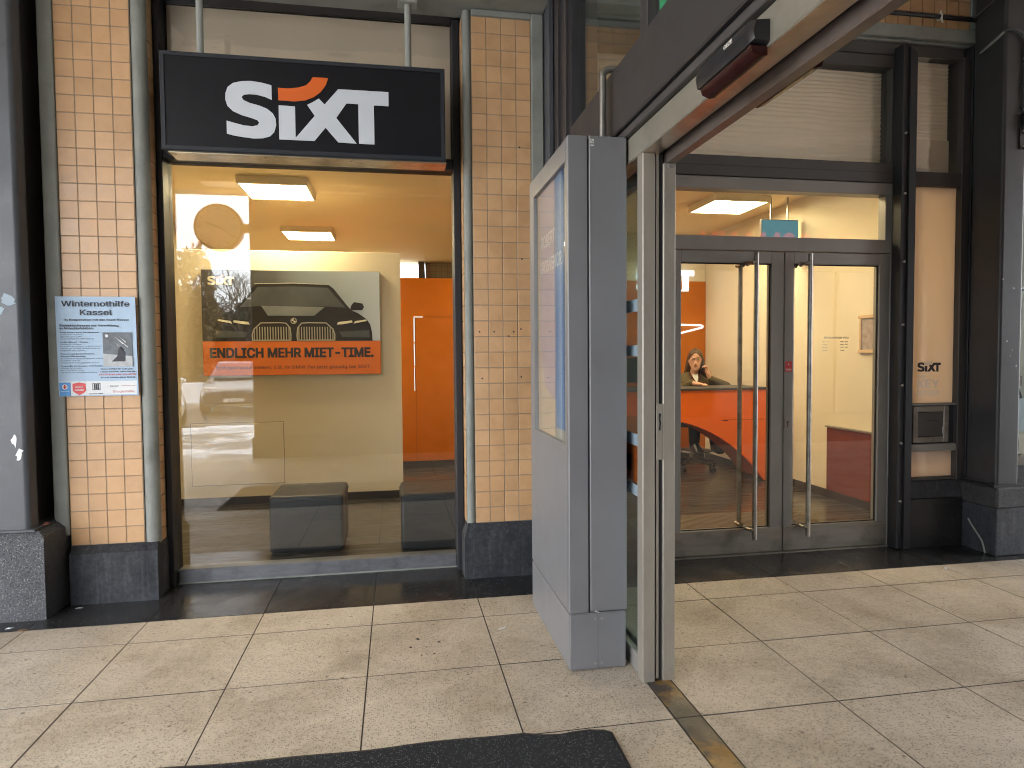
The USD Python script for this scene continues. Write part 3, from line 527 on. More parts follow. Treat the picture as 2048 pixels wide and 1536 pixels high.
part(nt, 'emblem', text_front('Kassel', nx(.645), nz(.91), .010, .045, NY - .0032, .0005), m_inkgrey)
part(nt, 'emblem', cat_(text_front('Drogenhilfe', nx(.68), nz(.968), .0125, .115, NY - .0032, .0005)), m_pink)
part(nt, 'emblem', text_front('documenta Stadt', nx(.79), nz(.902), .0045, .075, NY - .0032, .0005), m_pink)

# ------------------------------------------------------------------ information kiosk
kk = thing('information_kiosk', 'tall grey metal display kiosk with glazed poster case on its left side', 'kiosk', (0.88, 3.2, 0))
KX0, KX1, KY0, KY1 = 0.750, 1.016, 2.82, 3.645
part(kk, 'base', bx(KX0 + .006, KX1 - .006, KY0 + .006, KY1 - .004, 0.004, 0.262), m_kiosk)
for (a, b) in ((KX0 + .003, 0.8825), (0.8835, KX1 - .003)):
    part(kk, 'base_panel', cb(a, b, KY0 + .001, KY0 + .008, 0.006, 0.258, .0015), m_kiosk)
part(kk, 'base_panel', cb(KX0 + .001, KX0 + .008, KY0 + .010, KY1, 0.006, 0.256, .0015), m_kiosk)
for x, z in ((0.868, .235), (0.899, .235), (0.868, .03), (0.899, .03)):
    part(kk, 'screw', cyl((x, KY0 - .0015, z), (x, KY0 + .002, z), 0.006, 10), m_dframe)
part(kk, 'core', bx(KX0 + .03, KX1 - .01, KY0 + .012, KY1 - .005, 0.268, 2.375), m_black)
part(kk, 'front_panel', cb(KX0, 0.8395, KY0, KY0 + .03, 0.266, 2.385, .003), m_kiosk)
part(kk, 'front_panel', cb(0.8465, KX1 + .002, KY0 - .004, KY0 + .03, 0.270, 2.385, .003), m_kiosk)
part(kk, 'side_panel', cb(KX1 - .008, KX1 + .002, KY0 + .03, KY1, 0.27, 2.385, .002), m_kiosk)
part(kk, 'top_panel', cb(KX0 + .002, KX1, KY0 + .031, KY1, 2.372, 2.384, .002), m_kiosk)
DY0, DY1, DZ0, DZ1 = 2.872, 3.545, 1.022, 2.285
for (a, b, c, d) in ((KY0 + .031, DY0, .268, 2.371), (DY1, KY1, .268, 2.371), (DY0, DY1, .268, DZ0), (DY0, DY1, DZ1, 2.371)):
    part(kk, 'case_frame', bx(KX0, KX0 + .022, a, b, c, d), m_kiosk)
part(kk, 'case_glass', bx(KX0 + .010, KX0 + .015, DY0, DY1, DZ0, DZ1), m_glass)
def yz(poly, x0, x1): return side(poly, x0, x1)
part(kk, 'poster', bx(KX0 + .0235, KX0 + .0290, DY0, DY1, DZ0, DZ1), m_pcream)
part(kk, 'poster_print', yz(Polygon([(DY0 + .15, DZ1), (DY1 - .07, DZ1), (DY1 - .07, DZ0 + .42), (DY1 - .16, DZ0 + .24), (DY0 + .30, DZ0 + .18), (DY0 + .15, DZ0 + .4)]).buffer(.03).buffer(-.03), KX0 + .0224, KX0 + .0234), m_lilac)
part(kk, 'poster_print', yz([(DY0 + .10, DZ1), (DY0 + .27, DZ1), (DY0 + .27, DZ0 + .05), (DY0 + .10, DZ0 + .05)], KX0 + .0212, KX0 + .0222), m_pblue2)
part(kk, 'poster_print', yz([(DY0 + .015, DZ0 + .55), (DY0 + .06, DZ0 + .55), (DY0 + .06, DZ0 + .72), (DY0 + .015, DZ0 + .72)], KX0 + .0212, KX0 + .0222), m_red)
def text_left(s, y0, z0, h, w, x, t=.0008):
    m = text2d(s, True); v = m.vertices; a = v[:, 0].min(); k = w / (v[:, 0].max() - a)
    return trimesh.Trimesh(np.c_[x - v[:, 2] / 0.05 * t, y0 - (v[:, 0] - a) * k, z0 + v[:, 1] * h], m.faces, process=False)
part(kk, 'poster_lettering', cat_(text_left('ROBERT', DY1 - .10, 1.985, .062, .30, KX0 + .0208), text_left('GROSVENOR', DY1 - .07, 1.855, .062, .46, KX0 + .0208)), m_paperw)
part(kk, 'maker_plate', cat_(frame_front(.853, .867, 2.352, 2.370, .0022, KY0 - .0056, KY0 - .0042, .0004), front([(.856, 2.354), (.866, 2.368), (.864, 2.369), (.855, 2.357)], KY0 - .0056, KY0 - .0042), bx(.853, .868, KY0 - .0056, KY0 - .0042, 2.341, 2.345)), m_white)
single('paper_scrap', hull([(.862, 2.811, .2705), (.885, 2.811, .268), (.888, 2.806, .268), (.862, 2.806, .273), (.87, 2.8155, .276)]), m_paperw, 'white paper scrap stuck on the front seam of the grey kiosk', 'litter')

# ------------------------------------------------------------------ automatic door portal (runs towards the street)
po = thing('sliding_door_portal', 'open automatic sliding door portal of dark beam and aluminium posts', 'door', (1.1, 2.6, 0))
part(po, 'fascia', cb(1.0, 1.26, -1.0, 3.70, 2.432, 2.728, .006), m_brown)
part(po, 'shadow_gap', bx(1.02, 1.25, -1.0, 3.70, 2.418, 2.431), m_black)
part(po, 'trim_strip', cb(1.008, 1.25, -1.0, 3.70, 2.385, 2.417, .003), m_dark)
part(po, 'operator_cover', cb(1.030, 1.113, -1.0, 3.70, 2.276, 2.382, .003), m_cover)
part(po, 'underside_plate', cb(1.032, 1.111, -1.0, 3.70, 2.272, 2.2755, .001), M('underside_metal', (.85, .74, .62), .27, metal=1.0, var=.05, rvar=.04))
part(po, 'track_slot', bx(1.115, 1.139, -1.0, 3.70, 2.33, 2.38), m_black)
part(po, 'track_gasket', bx(1.1135, 1.1405, -1.0, 2.66, 2.290, 2.33), m_rubber)
part(po, 'inner_lintel', cb(1.141, 1.186, -1.0, 3.70, 2.237, 2.382, .003), M('inner_lintel_metal', (.19, .155, .14), .30, metal=.5, var=.06))
part(po, 'post', cb(1.032, 1.089, 2.660, 2.72, 0.0, 2.274, .004), m_alu)
part(po, 'post', cb(1.126, 1.182, 2.664, 2.74, 0.0, 2.2355, .004), m_alu)
part(po, 'gasket', bx(1.0895, 1.0965, 2.672, 2.72, 0.0, 2.274), m_rubber)
part(po, 'leaf_edge', cb(1.097, 1.109, 2.668, 2.73, 0.012, 2.274, .002), m_alu)
part(po, 'gasket', bx(1.1095, 1.1255, 2.676, 2.72, 0.0, 2.274), m_rubber)
lk = part(po, 'lock_plate', cb(1.0955, 1.1235, 2.6615, 2.667, 0.973, 1.214, .001), m_alu)
part(po, 'lock_slot', front(Polygon([(1.105, 1.10), (1.113, 1.10), (1.115, 1.135), (1.112, 1.15), (1.116, 1.17), (1.106, 1.175), (1.104, 1.15), (1.107, 1.13)]), 2.6598, 2.6612), m_black)
for x, z in ((1.045, .05), (1.155, .05), (1.15, 2.22), (1.165, 2.22)):
    part(po, 'screw', cyl((x, 2.657, z), (x, 2.664, z), .0045, 8), m_dframe)
part(po, 'fixed_pane', bx(1.055, 1.063, 2.72, 3.70, 0.085, 2.274), m_glassg)
part(po, 'sliding_pane', bx(1.100, 1.107, 2.74, 3.70, 0.085, 2.25), m_glassg)
part(po, 'pane_edge_rail', cb(1.044, 1.0535, 2.72, 2.755, 0.085, 2.274, .002), m_dframe)
part(po, 'bottom_rail', cb(1.045, 1.075, 2.722, 3.70, 0.0, 0.084, .003), m_dframe)
part(po, 'bottom_rail', cb(1.096, 1.112, 2.74, 3.70, 0.0, 0.084, .003), m_dframe)
for z0, z1 in ((1.617, 1.672), (1.418, 1.468), (1.018, 1.072), (.792, .842)):
    part(po, 'marking_strip', bx(1.0535, 1.0546, 2.757, 3.69, z0, z1), m_bluegrey)
part(po, 'warning_panel', bx(1.0640, 1.0652, 2.757, 3.69, .846, 1.014), m_orange)
part(po, 'warning_panel', bx(1.0536, 1.0548, 2.86, 3.02, .895, .97), m_black)
part(po, 'upper_pane', bx(1.055, 1.063, 2.69, 3.71, 2.73, 4.03), m_glassg)
part(po, 'upper_pane', bx(1.055, 1.063, -1.0, 2.60, 2.73, 4.03), m_glassg)
part(po, 'mullion', cb(1.030, 1.09, 2.605, 2.685, 2.73, 4.03, .003), m_brown)
part(po, 'sticker', bx(1.0525, 1.0538, 2.1, 2.53, 2.775, 3.2), m_green)
part(po, 'sticker', bx(0.9980, 0.9993, 1.62, 2.02, 2.575, 2.72), m_dblue)
def sensor(label, sgn, x, y0, y1):
    t = thing('door_sensor', label, 'sensor', (x, (y0 + y1) / 2, 2.25)); P = []
    for y, k in ((y0, 1.0), (y1, 1.0)):
        for (a, z) in ((0, 2.355), (.035, 2.352), (.058, 2.335), (.066, 2.31), (.060, 2.286), (0, 2.286)): P.append((x + sgn * a, y, z))
    body = [(x + sgn * a, y, z) for y in (y0 + .03, y1 - .01) for (a, z) in ((0, 2.358), (.035, 2.354), (.058, 2.338), (.066, 2.305), (.060, 2.274), (0, 2.274))] + [(x + sgn * a, y, z) for y in (y0, y1) for (a, z) in ((0, 2.345), (.04, 2.34), (.05, 2.31), (.045, 2.29), (0, 2.286))]
    part(t, 'housing', hull(body), m_black, smooth=50)
    part(t, 'lens', hull([(x + sgn * a, y, z) for y in (y0 + .012, y1 - .012) for (a, z) in ((0, 2.275), (.052, 2.277), (.044, 2.256), (.02, 2.247), (0, 2.252))]), m_sensorred, smooth=50)
    return t
s1 = sensor('black motion sensor bar on the near face of the door beam', -1, 1.029, 1.70, 2.03)
part(s1, 'lettering', text_left('GEZE', 1.84, 2.318, .011, .05, .9652, .0008), m_white)
sensor('black motion sensor on the far side of the door beam', 1, 1.187, 1.75, 2.08)
pipe = [(0.953, 2.955, 2.384), (0.953, 2.955, 2.70)] + [(0.953 + .036 * (1 - math.cos(a)), 2.955, 2.70 + .036 * math.sin(a)) for a in np.linspace(.15, math.pi / 2, 7)] + [(1.06, 2.955, 2.736)]
single('metal_pipe', tube(pipe, 0.0165, 14), M('pipe_metal', (.30, .295, .28), .28, metal=.9), 'thin bent metal pipe rising from the kiosk top into the glass', 'pipe', smooth=50)

# ------------------------------------------------------------------ entrance door with surround
ed = thing('entrance_door', 'grey framed double glass door with long vertical steel handles', 'door', (2.71, 4.3, 0))
part(ed, 'jamb', cb(1.792, 1.868, 4.27, 4.37, 0.0, 2.652, .003), m_dframe)
part(ed, 'jamb', cb(3.553, 3.618, 4.27, 4.37, 0.0, 2.652, .003), m_dframe)
part(ed, 'head', cb(1.868, 3.553, 4.27, 4.37, 2.568, 2.652, .003), m_dframe)
part(ed, 'transom', cb(1.868, 3.553, 4.27, 4.37, 2.150, 2.247, .003), m_dframe)
part(ed, 'fanlight', bx(1.868, 3.512, 4.315, 4.325, 2.247, 2.568), m_glass)
part(ed, 'fanlight_stop', cb(3.512, 3.553, 4.275, 4.35, 2.247, 2.568, .002), m_dframe)
part(ed, 'threshold', cb(1.792, 3.618, 4.25, 4.40, 0.0, 0.010, .002), m_kick)
for n, (a, b, ga, gb, hx) in enumerate(((1.872, 2.7085, 1.935, 2.612, 2.456), (2.7155, 3.549, 2.786, 3.468, 2.868))):
    lf = part(ed, 'leaf', cat_(cb(a, ga, 4.272, 4.335, .014, 2.143, .003), cb(gb, b, 4.272, 4.335, .014, 2.143, .003), cb(ga, gb, 4.272, 4.335, 2.062, 2.143, .003)), m_dframe)
    part(lf, 'kick_plate', cb(a + .001, b - .001, 4.268, 4.2715, .016, .188, .001), m_kick)
    part(lf, 'bottom_rail', cb(ga, gb, 4.272, 4.335, .014, .190, .003), m_dframe)
    part(lf, 'pane', bx(ga, gb, 4.298, 4.308, .190, 2.062), m_glass)
    part(lf, 'glazing_bead', cat_(frame_front(ga, gb, .190, 2.062, .008, 4.288, 4.297, .001)), m_rubber)
    for yy, ys_ in ((4.205, 4.268), (4.42, 4.337)):
        h = part(lf, 'handle', cyl((hx, yy, .128), (hx, yy, 2.125), .0165, 18), m_steelrod, smooth=40)
        for z in (.195, 2.06):
            part(lf, 'handle_bracket', cat_(cyl((hx - .03, yy, z), (hx - .03, ys_, z), .012, 12), cyl((hx - .03, yy, z), (hx, yy, z), .012, 12), cyl((hx - .03, ys_ - .002, z), (hx - .03, ys_ + .003, z), .02, 14)), m_steelrod, smooth=40)
part(ed, 'push_sticker', bx(2.722, 2.775, 4.2695, 4.2712, 1.298, 1.372), m_red)
part(ed, 'push_lettering', cat_(text_front('PUSH', 2.729, 1.308, .012, .039, 4.2693, .0005, True), bx(2.742, 2.755, 4.2686, 4.2693, 1.350, 1.353), bx(2.747, 2.750, 4.2680, 4.2688, 1.345, 1.358)), m_white)
part(ed, 'lock', front(sbox(2.728, .902, 2.752, .957).buffer(.008), 4.262, 4.2712), m_alu)
part(ed, 'keyhole', front(Point(2.74, .94).buffer(.007).union(sbox(2.737, .905, 2.743, .94)), 4.2605, 4.2618), m_black)
part(ed, 'door_lettering', cat_(text_front('FOR YOU', 3.145, 1.532, .014, .095, 4.2965, .0004, True), [text_front(s, 3.175, z, .008, w, 4.2965, .0004, True) for s, z, w in (('08:00 - 18:00', 1.508, .06), ('09:00 - 13:00', 1.487, .06), ('10:00 - 14:00', 1.466, .06), ('closed', 1.445, .03))]), m_ink)
part(ed, 'door_lettering', cat_(text_front('WE ARE OPEN', 3.045, 1.532, .014, .095, 4.2965, .0004, True), [text_front(s, 3.03, z, .008, w, 4.2965, .0004, False) for s, z, w in (('Mon - Thu', 1.508, .055), ('Friday', 1.487, .04), ('Saturday', 1.466, .045), ('Sunday', 1.445, .04))]), m_bluegrey)
ds = thing('door_surround', 'dark metal framed glazing above the entrance door with bolted cover strip', 'window', (2.7, 4.3, 2.65))
part(ds, 'beam', cb(1.30, 3.60, 4.255, 4.42, 2.655, 2.792, .004), m_dark)
part(ds, 'beam_groove', bx(1.30, 3.54, 4.2535, 4.2550, 2.722, 2.725), m_black)
part(ds, 'side_post', cb(1.705, 1.79, 4.27, 4.40, 0, 2.654, .003), m_dark)
part(ds, 'side_pane', bx(1.30, 1.705, 4.31, 4.32, .0, 2.654), m_glass)
part(ds, 'upper_pane', bx(1.30, 3.538, 4.315, 4.325, 2.792, 3.470), m_glassw)
part(ds, 'ribbed_blind', ribbed(1.30, 3.535, 2.792, 3.48, 4.365, .033, 1), m_ribbed, smooth=True)
part(ds, 'frame_rail', cb(1.30, 3.60, 4.262, 4.40, 3.470, 3.555, .003), m_dark)
part(ds, 'frame_post', cb(3.538, 3.60, 4.262, 4.40, 2.793, 3.469, .003), m_dark)
part(ds, 'head_rail', cb(1.30, 4.12, 4.25, 4.40, 3.557, 3.64, .004), m_dark)
part(ds, 'cover_strip', cb(3.546, 3.592, 4.165, 4.255, 0.004, 3.60, .003), m_frame)
part(ds, 'cover_flange', hull([(3.594, 4.150, .004), (3.648, 4.150, .004), (3.594, 4.255, .004), (3.648, 4.255, .004), (3.594, 4.150, 3.575), (3.648, 4.150, 3.535), (3.594, 4.255, 3.575), (3.648, 4.255, 3.535)]), m_frame)
for z in (2.976, 2.554, 2.074, 1.627, 1.195, .777, .357):
    part(ds, 'bolt', cyl((3.566, 4.148, z), (3.566, 4.166, z), .0085, 8), m_dframe)
# ------------------------------------------------------------------ key return panel
kr = thing('key_return_panel', 'narrow frosted side panel with key return hatch beside the door', 'panel', (3.88, 4.25, 0.36))
part(kr, 'frame_post', cb(3.65, 3.69, 4.20, 4.36, .49, 3.555, .003), m_brown)
part(kr, 'frame_post', cb(4.072, 4.135, 4.20, 4.36, .49, 3.555, .003), m_brown)
part(kr, 'cover_board', cb(4.137, 4.20, 4.19, 4.36, .49, 3.64, .003), m_frame)
part(kr, 'rail', cb(3.69, 4.072, 4.205, 4.36, 2.630, 2.728, .003), m_brown)
part(kr, 'rail', cb(3.69, 4.072, 4.205, 4.36, .49, .510, .003), m_dark)
part(kr, 'rail', cb(3.69, 4.072, 4.205, 4.36, .703, .756, .003), m_dframe)
part(kr, 'rail', cb(3.69, 4.072, 4.205, 4.36, 1.040, 1.056, .003), m_dframe)
part(kr, 'upper_pane', bx(3.69, 4.072, 4.25, 4.26, 2.728, 3.555), m_glassw)
part(kr, 'upper_blind', ribbed(3.69, 4.05, 2.99, 3.555, 4.315, .027, 2), m_ribbed, smooth=True)
part(kr, 'upper_panel', bx(3.69, 4.05, 4.30, 4.31, 2.728, 2.989), m_beige)
part(kr, 'frosted_pane', bx(3.69, 4.072, 4.25, 4.258, 1.056, 2.630), m_frost)
part(kr, 'frosted_pane', bx(3.69, 4.072, 4.25, 4.258, .510, .703), m_frost)
part(kr, 'hatch_board', bx(3.69, 4.072, 4.235, 4.27, .756, 1.040), m_frame)
part(kr, 'hatch_frame', cat_(frame_front(3.722, 4.022, .765, 1.034, .042, 4.222, 4.2345, .003)), m_kick)
part(kr, 'hatch_flap', cb(3.768, 3.976, 4.226, 4.2345, .811, .988, .004), m_dark)
part(kr, 'hatch_slot', bx(3.83, 3.93, 4.2235, 4.2255, .924, .930), m_black)
part(kr, 'hatch_slot', bx(3.972, 3.975, 4.2235, 4.2255, .83, .88), m_paperw)
l1, l2, l3 = logo(3.775, 1.284, .195, 4.2495, .0012)
part(kr, 'logo', cat_(l1, l2), m_ink); part(kr, 'logo_swoosh', l3, m_white)
part(kr, 'lettering', cat_(text_front('24h', 3.776, 1.243, .018, .06, 4.2493, .001, True), text_front('KEY', 3.776, 1.168, .058, .185, 4.2493, .001, True), text_front('RETURN', 3.776, 1.112, .034, .185, 4.2493, .001, True)), M('pale_grey_film', (.70, .71, .70), .5))
part(kr, 'base_stone', cb(3.632, 4.096, 4.165, 4.45, 0.0, .362, .004), m_granite)
part(kr, 'base_stone_cap', hull([(3.66, 4.175, .366), (4.10, 4.175, .366), (3.66, 4.45, .366), (4.10, 4.45, .366), (3.66, 4.20, .488), (4.10, 4.20, .488), (3.66, 4.45, .488), (4.10, 4.45, .488)]), m_plinth)
# ------------------------------------------------------------------ tiled spandrel above the door
sp = thing('tiled_spandrel', 'peach tiled wall strip with concrete edge high above the entrance door', 'wall', (2.7, 4.25, 3.6))
part(sp, 'concrete_edge', cb(1.26, 4.19, 4.205, 4.60, 3.662, 3.752, .006), m_conc)
part(sp, 'concrete_soffit', cb(1.26, 4.19, 4.235, 4.60, 3.642, 3.660, .002), m_conc)
part(sp, 'concrete_edge', cb(4.132, 4.19, 4.206, 4.60, 3.754, 4.05, .006), m_conc)
part(sp, 'grout_bed', bx(1.26, 4.131, 4.225, 4.60, 3.753, 4.05), m_grout)
for i in range(22):
    for k in range(3):
        a = 4.131 - .0985 * (i + 1); b = 3.753 + .0985 * k
        if a > 1.9: part(sp, 'tile', cb(a + .0026, a + .0985 - .0026, 4.217, 4.226, b + .0026, b + .0985 - .0026, .002), random.choice(m_tile))
single('black_pipe', tube([(1.3, 4.165, 3.81), (2.6, 4.165, 3.806), (3.4, 4.165, 3.802), (4.127, 4.165, 3.802)], .0155, 12), m_black, 'black pipe running along the peach tiles high above the door', 'pipe', smooth=50)
cl = thing('pipe_clip', 'pale plastic clip holding the black pipe on the tiles', 'clip', (3.84, 4.165, 3.80))
part(cl, 'strap', cat_(tube([(3.83, 4.165 + .021 * math.cos(a), 3.802 + .021 * math.sin(a)) for a in np.linspace(0, 2 * math.pi, 15)], .006, 6), tube([(3.83, 4.145, 3.79), (3.827, 4.14, 3.765), (3.835, 4.142, 3.75)], .005, 6), tube([(3.832, 4.16, 3.822), (3.836, 4.16, 3.842)], .005, 6)), m_white)
cd = thing('cable_conduit', 'thin grey conduit with loop and black box on the right column', 'conduit', (4.27, 3.92, 2.97))
part(cd, 'conduit', cyl((4.277, 3.912, 3.07), (4.277, 3.912, 3.535), .0105, 10), m_steel, smooth=40)
loop = [(4.14, 4.16, 3.555), (4.128, 4.06, 3.575), (4.122, 3.97, 3.60), (4.128, 3.92, 3.615), (4.17, 3.908, 3.622), (4.225, 3.908, 3.605), (4.262, 3.911, 3.575), (4.277, 3.912, 3.535)]
part(cd, 'cable', tube(loop, .009, 8), m_steel, smooth=50)
part(cd, 'cable', tube([(4.14, 4.165, 3.545), (4.123, 4.05, 3.568), (4.119, 3.97, 3.59), (4.122, 3.93, 3.61)], .008, 8), m_pole, smooth=50)
for z in (3.42, 3.24, 3.10):
    part(cd, 'clip', cb(4.255, 4.292, 3.899, 3.924, z, z + .016, .002), m_steel)
part(cd, 'junction_box', cb(4.262, 4.300, 3.885, 3.924, 2.972, 3.066, .004), m_black)
part(cd, 'plug', cyl((4.262, 3.90, 2.95), (4.262, 3.90, 2.985), .012, 10), m_black)
ca = thing('column_cables', 'two dark cables strapped around the top of the right column', 'cable', (4.2, 3.95, 3.75))
for z in (3.86, 3.99):
    part(ca, 'cable', tube([(4.10, 4.15, z - .05), (4.122, 4.0, z), (4.122, 3.935, z + .02), (4.15, 3.918, z + .03), (4.32, 3.917, z + .06)], .008, 8), m_steel, smooth=50)
br = thing('wall_bracket', 'black bracket with two thin arms bolted to the right column', 'bracket', (4.27, 3.92, 2.82))
part(br, 'plate', front(sbox(4.262, 2.835, 4.298, 2.955).buffer(.012), 3.914, 3.9245), m_black)
for z in (2.93, 2.825):
    part(br, 'bolt', cyl((4.275, 3.905, z + .012), (4.275, 3.914, z + .012), .008, 10), m_alu)
    part(br, 'arm', cyl((4.272, 3.909, z), (4.75, 3.75, z + .10), .008, 8), m_black)

# ------------------------------------------------------------------ neighbouring shop at the far right
ns = thing('neighbour_shop_window', 'sliver of the next shop window behind the right column', 'window', (5.3, 4.4, 0))
part(ns, 'frame_rail', cb(4.33, 7.6, 4.32, 4.44, 2.58, 2.70, .004), m_dark)
part(ns, 'frame_rail', cb(4.33, 7.6, 4.32, 4.44, 3.50, 3.64, .004), m_dark)
part(ns, 'sill', cb(4.55, 7.6, 4.32, 4.44, .40, .53, .004), m_frame)
part(ns, 'base_stone', cb(4.552, 7.6, 4.30, 4.46, 0, .40, .004), m_granite)
part(ns, 'pane', bx(4.33, 7.6, 4.36, 4.37, .53, 2.58), m_glass)
part(ns, 'upper_pane', bx(4.33, 7.6, 4.36, 4.37, 2.70, 3.50), m_glassw)
part(ns, 'blind', bx(4.33, 7.6, 4.40, 4.42, 2.70, 3.50), m_beige)
part(ns, 'back_board', bx(4.40, 7.6, 5.4, 5.45, 0, 3.0), M('shop_back_cream', (.42, .43, .36), .8))
part(ns, 'display_floor', bx(4.40, 7.6, 4.46, 5.4, .40, .44), m_shopdark)
def cloth(name, label, cat, x0, x1, y, z0, z1, mat, waves, amp, fringe=None):
    n, k = 16, 14; V = []; F = []
    for j in range(k + 1):
        for i in range(n + 1):
            u, w = i / n, j / k; sx = .55 + .45 * (1 - w) ** .6
            V.append(((x0 + x1) / 2 + (u - .5) * (x1 - x0) * sx, y + amp * math.sin(u * waves + w * 1.5), z0 + (z1 - z0) * w))
    m0 = len(V); V += [(a, b + .004, c) for a, b, c in V]
    for j in range(k):
        for i in range(n):
            a = j * (n + 1) + i; b, c, d = a + 1, a + n + 2, a + n + 1
            F += [[a, b, c], [a, c, d], [a + m0, c + m0, b + m0], [a + m0, d + m0, c + m0]]
    t = thing(name, label, cat, ((x0 + x1) / 2, y, z0)); part(t, 'cloth', trimesh.Trimesh(V, F, process=False), mat, smooth=60)
    if fringe: part(t, 'fringe', cat_([tube([(x0 + (x1 - x0) * q, y, z0 + .01), (x0 + (x1 - x0) * q + .004, y, z0 - .07)], .004, 5) for q in np.linspace(.03, .97, 14)]), mat)
    return t
cloth('scarf', 'mauve woollen scarf hanging in the neighbouring shop window', 'scarf', 4.74, 5.02, 4.56, 1.22, 1.78, M('mauve_wool', (.20, .085, .12), .9, var=.4, vs=20), 14, .018, True)
cloth('shawl', 'patterned grey green shawl hanging low in the neighbouring shop window', 'shawl', 4.74, 5.10, 4.66, .60, 1.12, M('leaf_pattern_cloth', (.06, .085, .08), .9, var=.2, vs=8, dirt=(.30, .33, .30), ds=9, dth=(.5, .56)), 11, .02)
bgm = thing('shopping_bag', 'light blue bag standing low in the neighbouring shop window', 'bag', (4.95, 4.55, .78))
part(bgm, 'bag_body', hull([(4.80, 4.50, .80), (5.06, 4.50, .78), (4.80, 4.60, .80), (5.06, 4.60, .78), (4.86, 4.53, 1.03), (5.04, 4.53, 1.06), (4.86, 4.57, 1.03), (5.04, 4.57, 1.06)]), M('pale_blue_cloth', (.36, .46, .54), .8, var=.1))
part(bgm, 'bag_strap', tube([(4.88, 4.55, 1.03), (4.91, 4.55, 1.12), (4.98, 4.55, 1.13), (5.01, 4.55, 1.05)], .008, 6), m_black)
mq = thing('hanger_stand', 'dark round hat display at head height in the neighbouring shop window', 'display', (4.95, 4.7, 1.84))
part(mq, 'hat', cat_(ell((4.93, 4.7, 2.02), (.15, .12, .13)), cyl((4.93, 4.7, 1.93), (4.93, 4.7, 1.945), .19, 20)), m_black, smooth=50)
part(mq, 'stand_pole', cyl((4.80, 4.72, .44), (4.80, 4.72, 1.95), .012, 8), m_steelrod)
plt = thing('shop_plant', 'small green plant at the foot of the neighbouring shop display', 'plant', (4.85, 4.6, 1.1))
rg = np.random.default_rng(5); L = []
for k in range(36):
    a = rg.uniform(0, 6.28); q = np.array([4.86, 4.6, 1.10]); d = np.array([math.cos(a) * .12, math.sin(a) * .08, rg.uniform(.02, .16)]); s = np.cross(d, [0, 0, 1]); s = s / np.linalg.norm(s) * .018
    L.append(trimesh.Trimesh([q, q + d * .5 + s, q + d, q + d * .5 - s, q + d * .5 + [0, 0, .006]], [[0, 1, 4], [1, 2, 4], [2, 3, 4], [3, 0, 4]], process=False))
part(plt, 'leaves', cat_(L), M('green_leaf', (.05, .16, .04), .6, var=.4, vs=20))
part(plt, 'pot', cyl((4.86, 4.6, 1.02), (4.86, 4.6, 1.11), .045, 14), m_shopdark)

# ------------------------------------------------------------------ office interior
RX0, RX1, RY1, CZ = -2.62, 4.20, 11.4, 3.055
single('office_floor', bx(RX0, RX1 + .1, 4.461, RY1 + .3, -.03, .003), m_floor, 'dark glossy plank floor inside the rental office', kind='structure')
oc = thing('office_ceiling', 'cream painted ceiling of the rental office', 'ceiling', (0.8, 8, CZ))
part(oc, 'ceiling_board', bx(RX0 - .2, RX1 + .2, 4.53, RY1 + .3, CZ, 3.3), m_ceil)
rw = thing('office_wall', 'cream right side wall of the office seen through the door', 'wall', (RX1, 7, 0))
part(rw, 'wall_face', bx(RX1, RX1 + .15, 4.46, RY1, 0, CZ - .002), m_wall)
part(rw, 'baseboard', cb(RX1 - .012, RX1 - .001, 4.462, 8.465, .004, .085, .002), m_base)
lw_ = thing('office_wall', 'cream left end wall of the office beyond the window edge', 'wall', (RX0, 7, 0))
part(lw_, 'wall_face', bx(RX0 - .15, RX0, 4.60, RY1, 0, CZ - .002), m_wall)
fwall = thing('office_wall', 'cream inner wall over the shop window and the entrance', 'wall', (1, 4.5, 0))
part(fwall, 'wall_face', bx(RX0 - .2, -1.412, 4.501, 4.60, 0, 4.05), m_wall)
part(fwall, 'wall_face', bx(0.433, 1.30, 4.605, 4.66, 0, CZ), m_wall)
part(fwall, 'wall_face', bx(-1.41, 4.20, 4.53, 4.60, 2.80, CZ - .002), m_wall)
bw = thing('office_back_wall', 'far rear wall of the office with a bright window slot under the ceiling', 'wall', (1, RY1, 0))
k_ = RY1 / 11.0
wz0, wz1, wxa, wxb = 2.76, 3.05, -0.30, 0.40
part(bw, 'wall_face', bx(RX0, RX1 + .15, RY1, RY1 + .12, 0, wz0), m_wall)
part(bw, 'wall_face', bx(RX0, wxa, RY1, RY1 + .12, wz0 + .001, CZ), m_wall)
part(bw, 'wall_face', bx(1.3, RX1, RY1, RY1 + .12, wz0 + .001, CZ), m_wall)
part(bw, 'window_frame', cb(wxb, wxb + .11, RY1 - .02, RY1 + .12, wz0 + .001, CZ, .002), m_dark)
part(bw, 'window_pane', bx(wxa, wxb, RY1 + .05, RY1 + .06, wz0 + .001, CZ), m_glass)
part(bw, 'outer_wall', bx(wxb + .12, 1.3, RY1 + .10, RY1 + .13, wz0 + .001, CZ), usdkit.material(stage, '/World/Looks/grey_tile_far', {'g': ('geometry', {}), 'm': ('mapping', {'rotation': (math.pi / 2, 0, 0)}), 'b': ('brick_texture', {'offset': 0.0, 'color1': (.30, .31, .27), 'color2': (.28, .29, .25), 'mortar': (.14, .14, .12), 'scale': 1.0, 'brick_width': .1, 'row_height': .1, 'mortar_size': .003}), 'p': ('principled_bsdf', {'roughness': .5})}, [('g.position', 'm.vector'), ('m.vector', 'b.vector'), ('b.color', 'p.base_color')], surface='p.BSDF'))
pw = thing('partition_wall', 'cream partition wall behind the seats carrying the car poster', 'wall', (-1.2, 6.8, 0))
part(pw, 'wall_face', cb(RX0, 0.055, 6.75, 6.88, 0, 2.472, .004), m_wall)
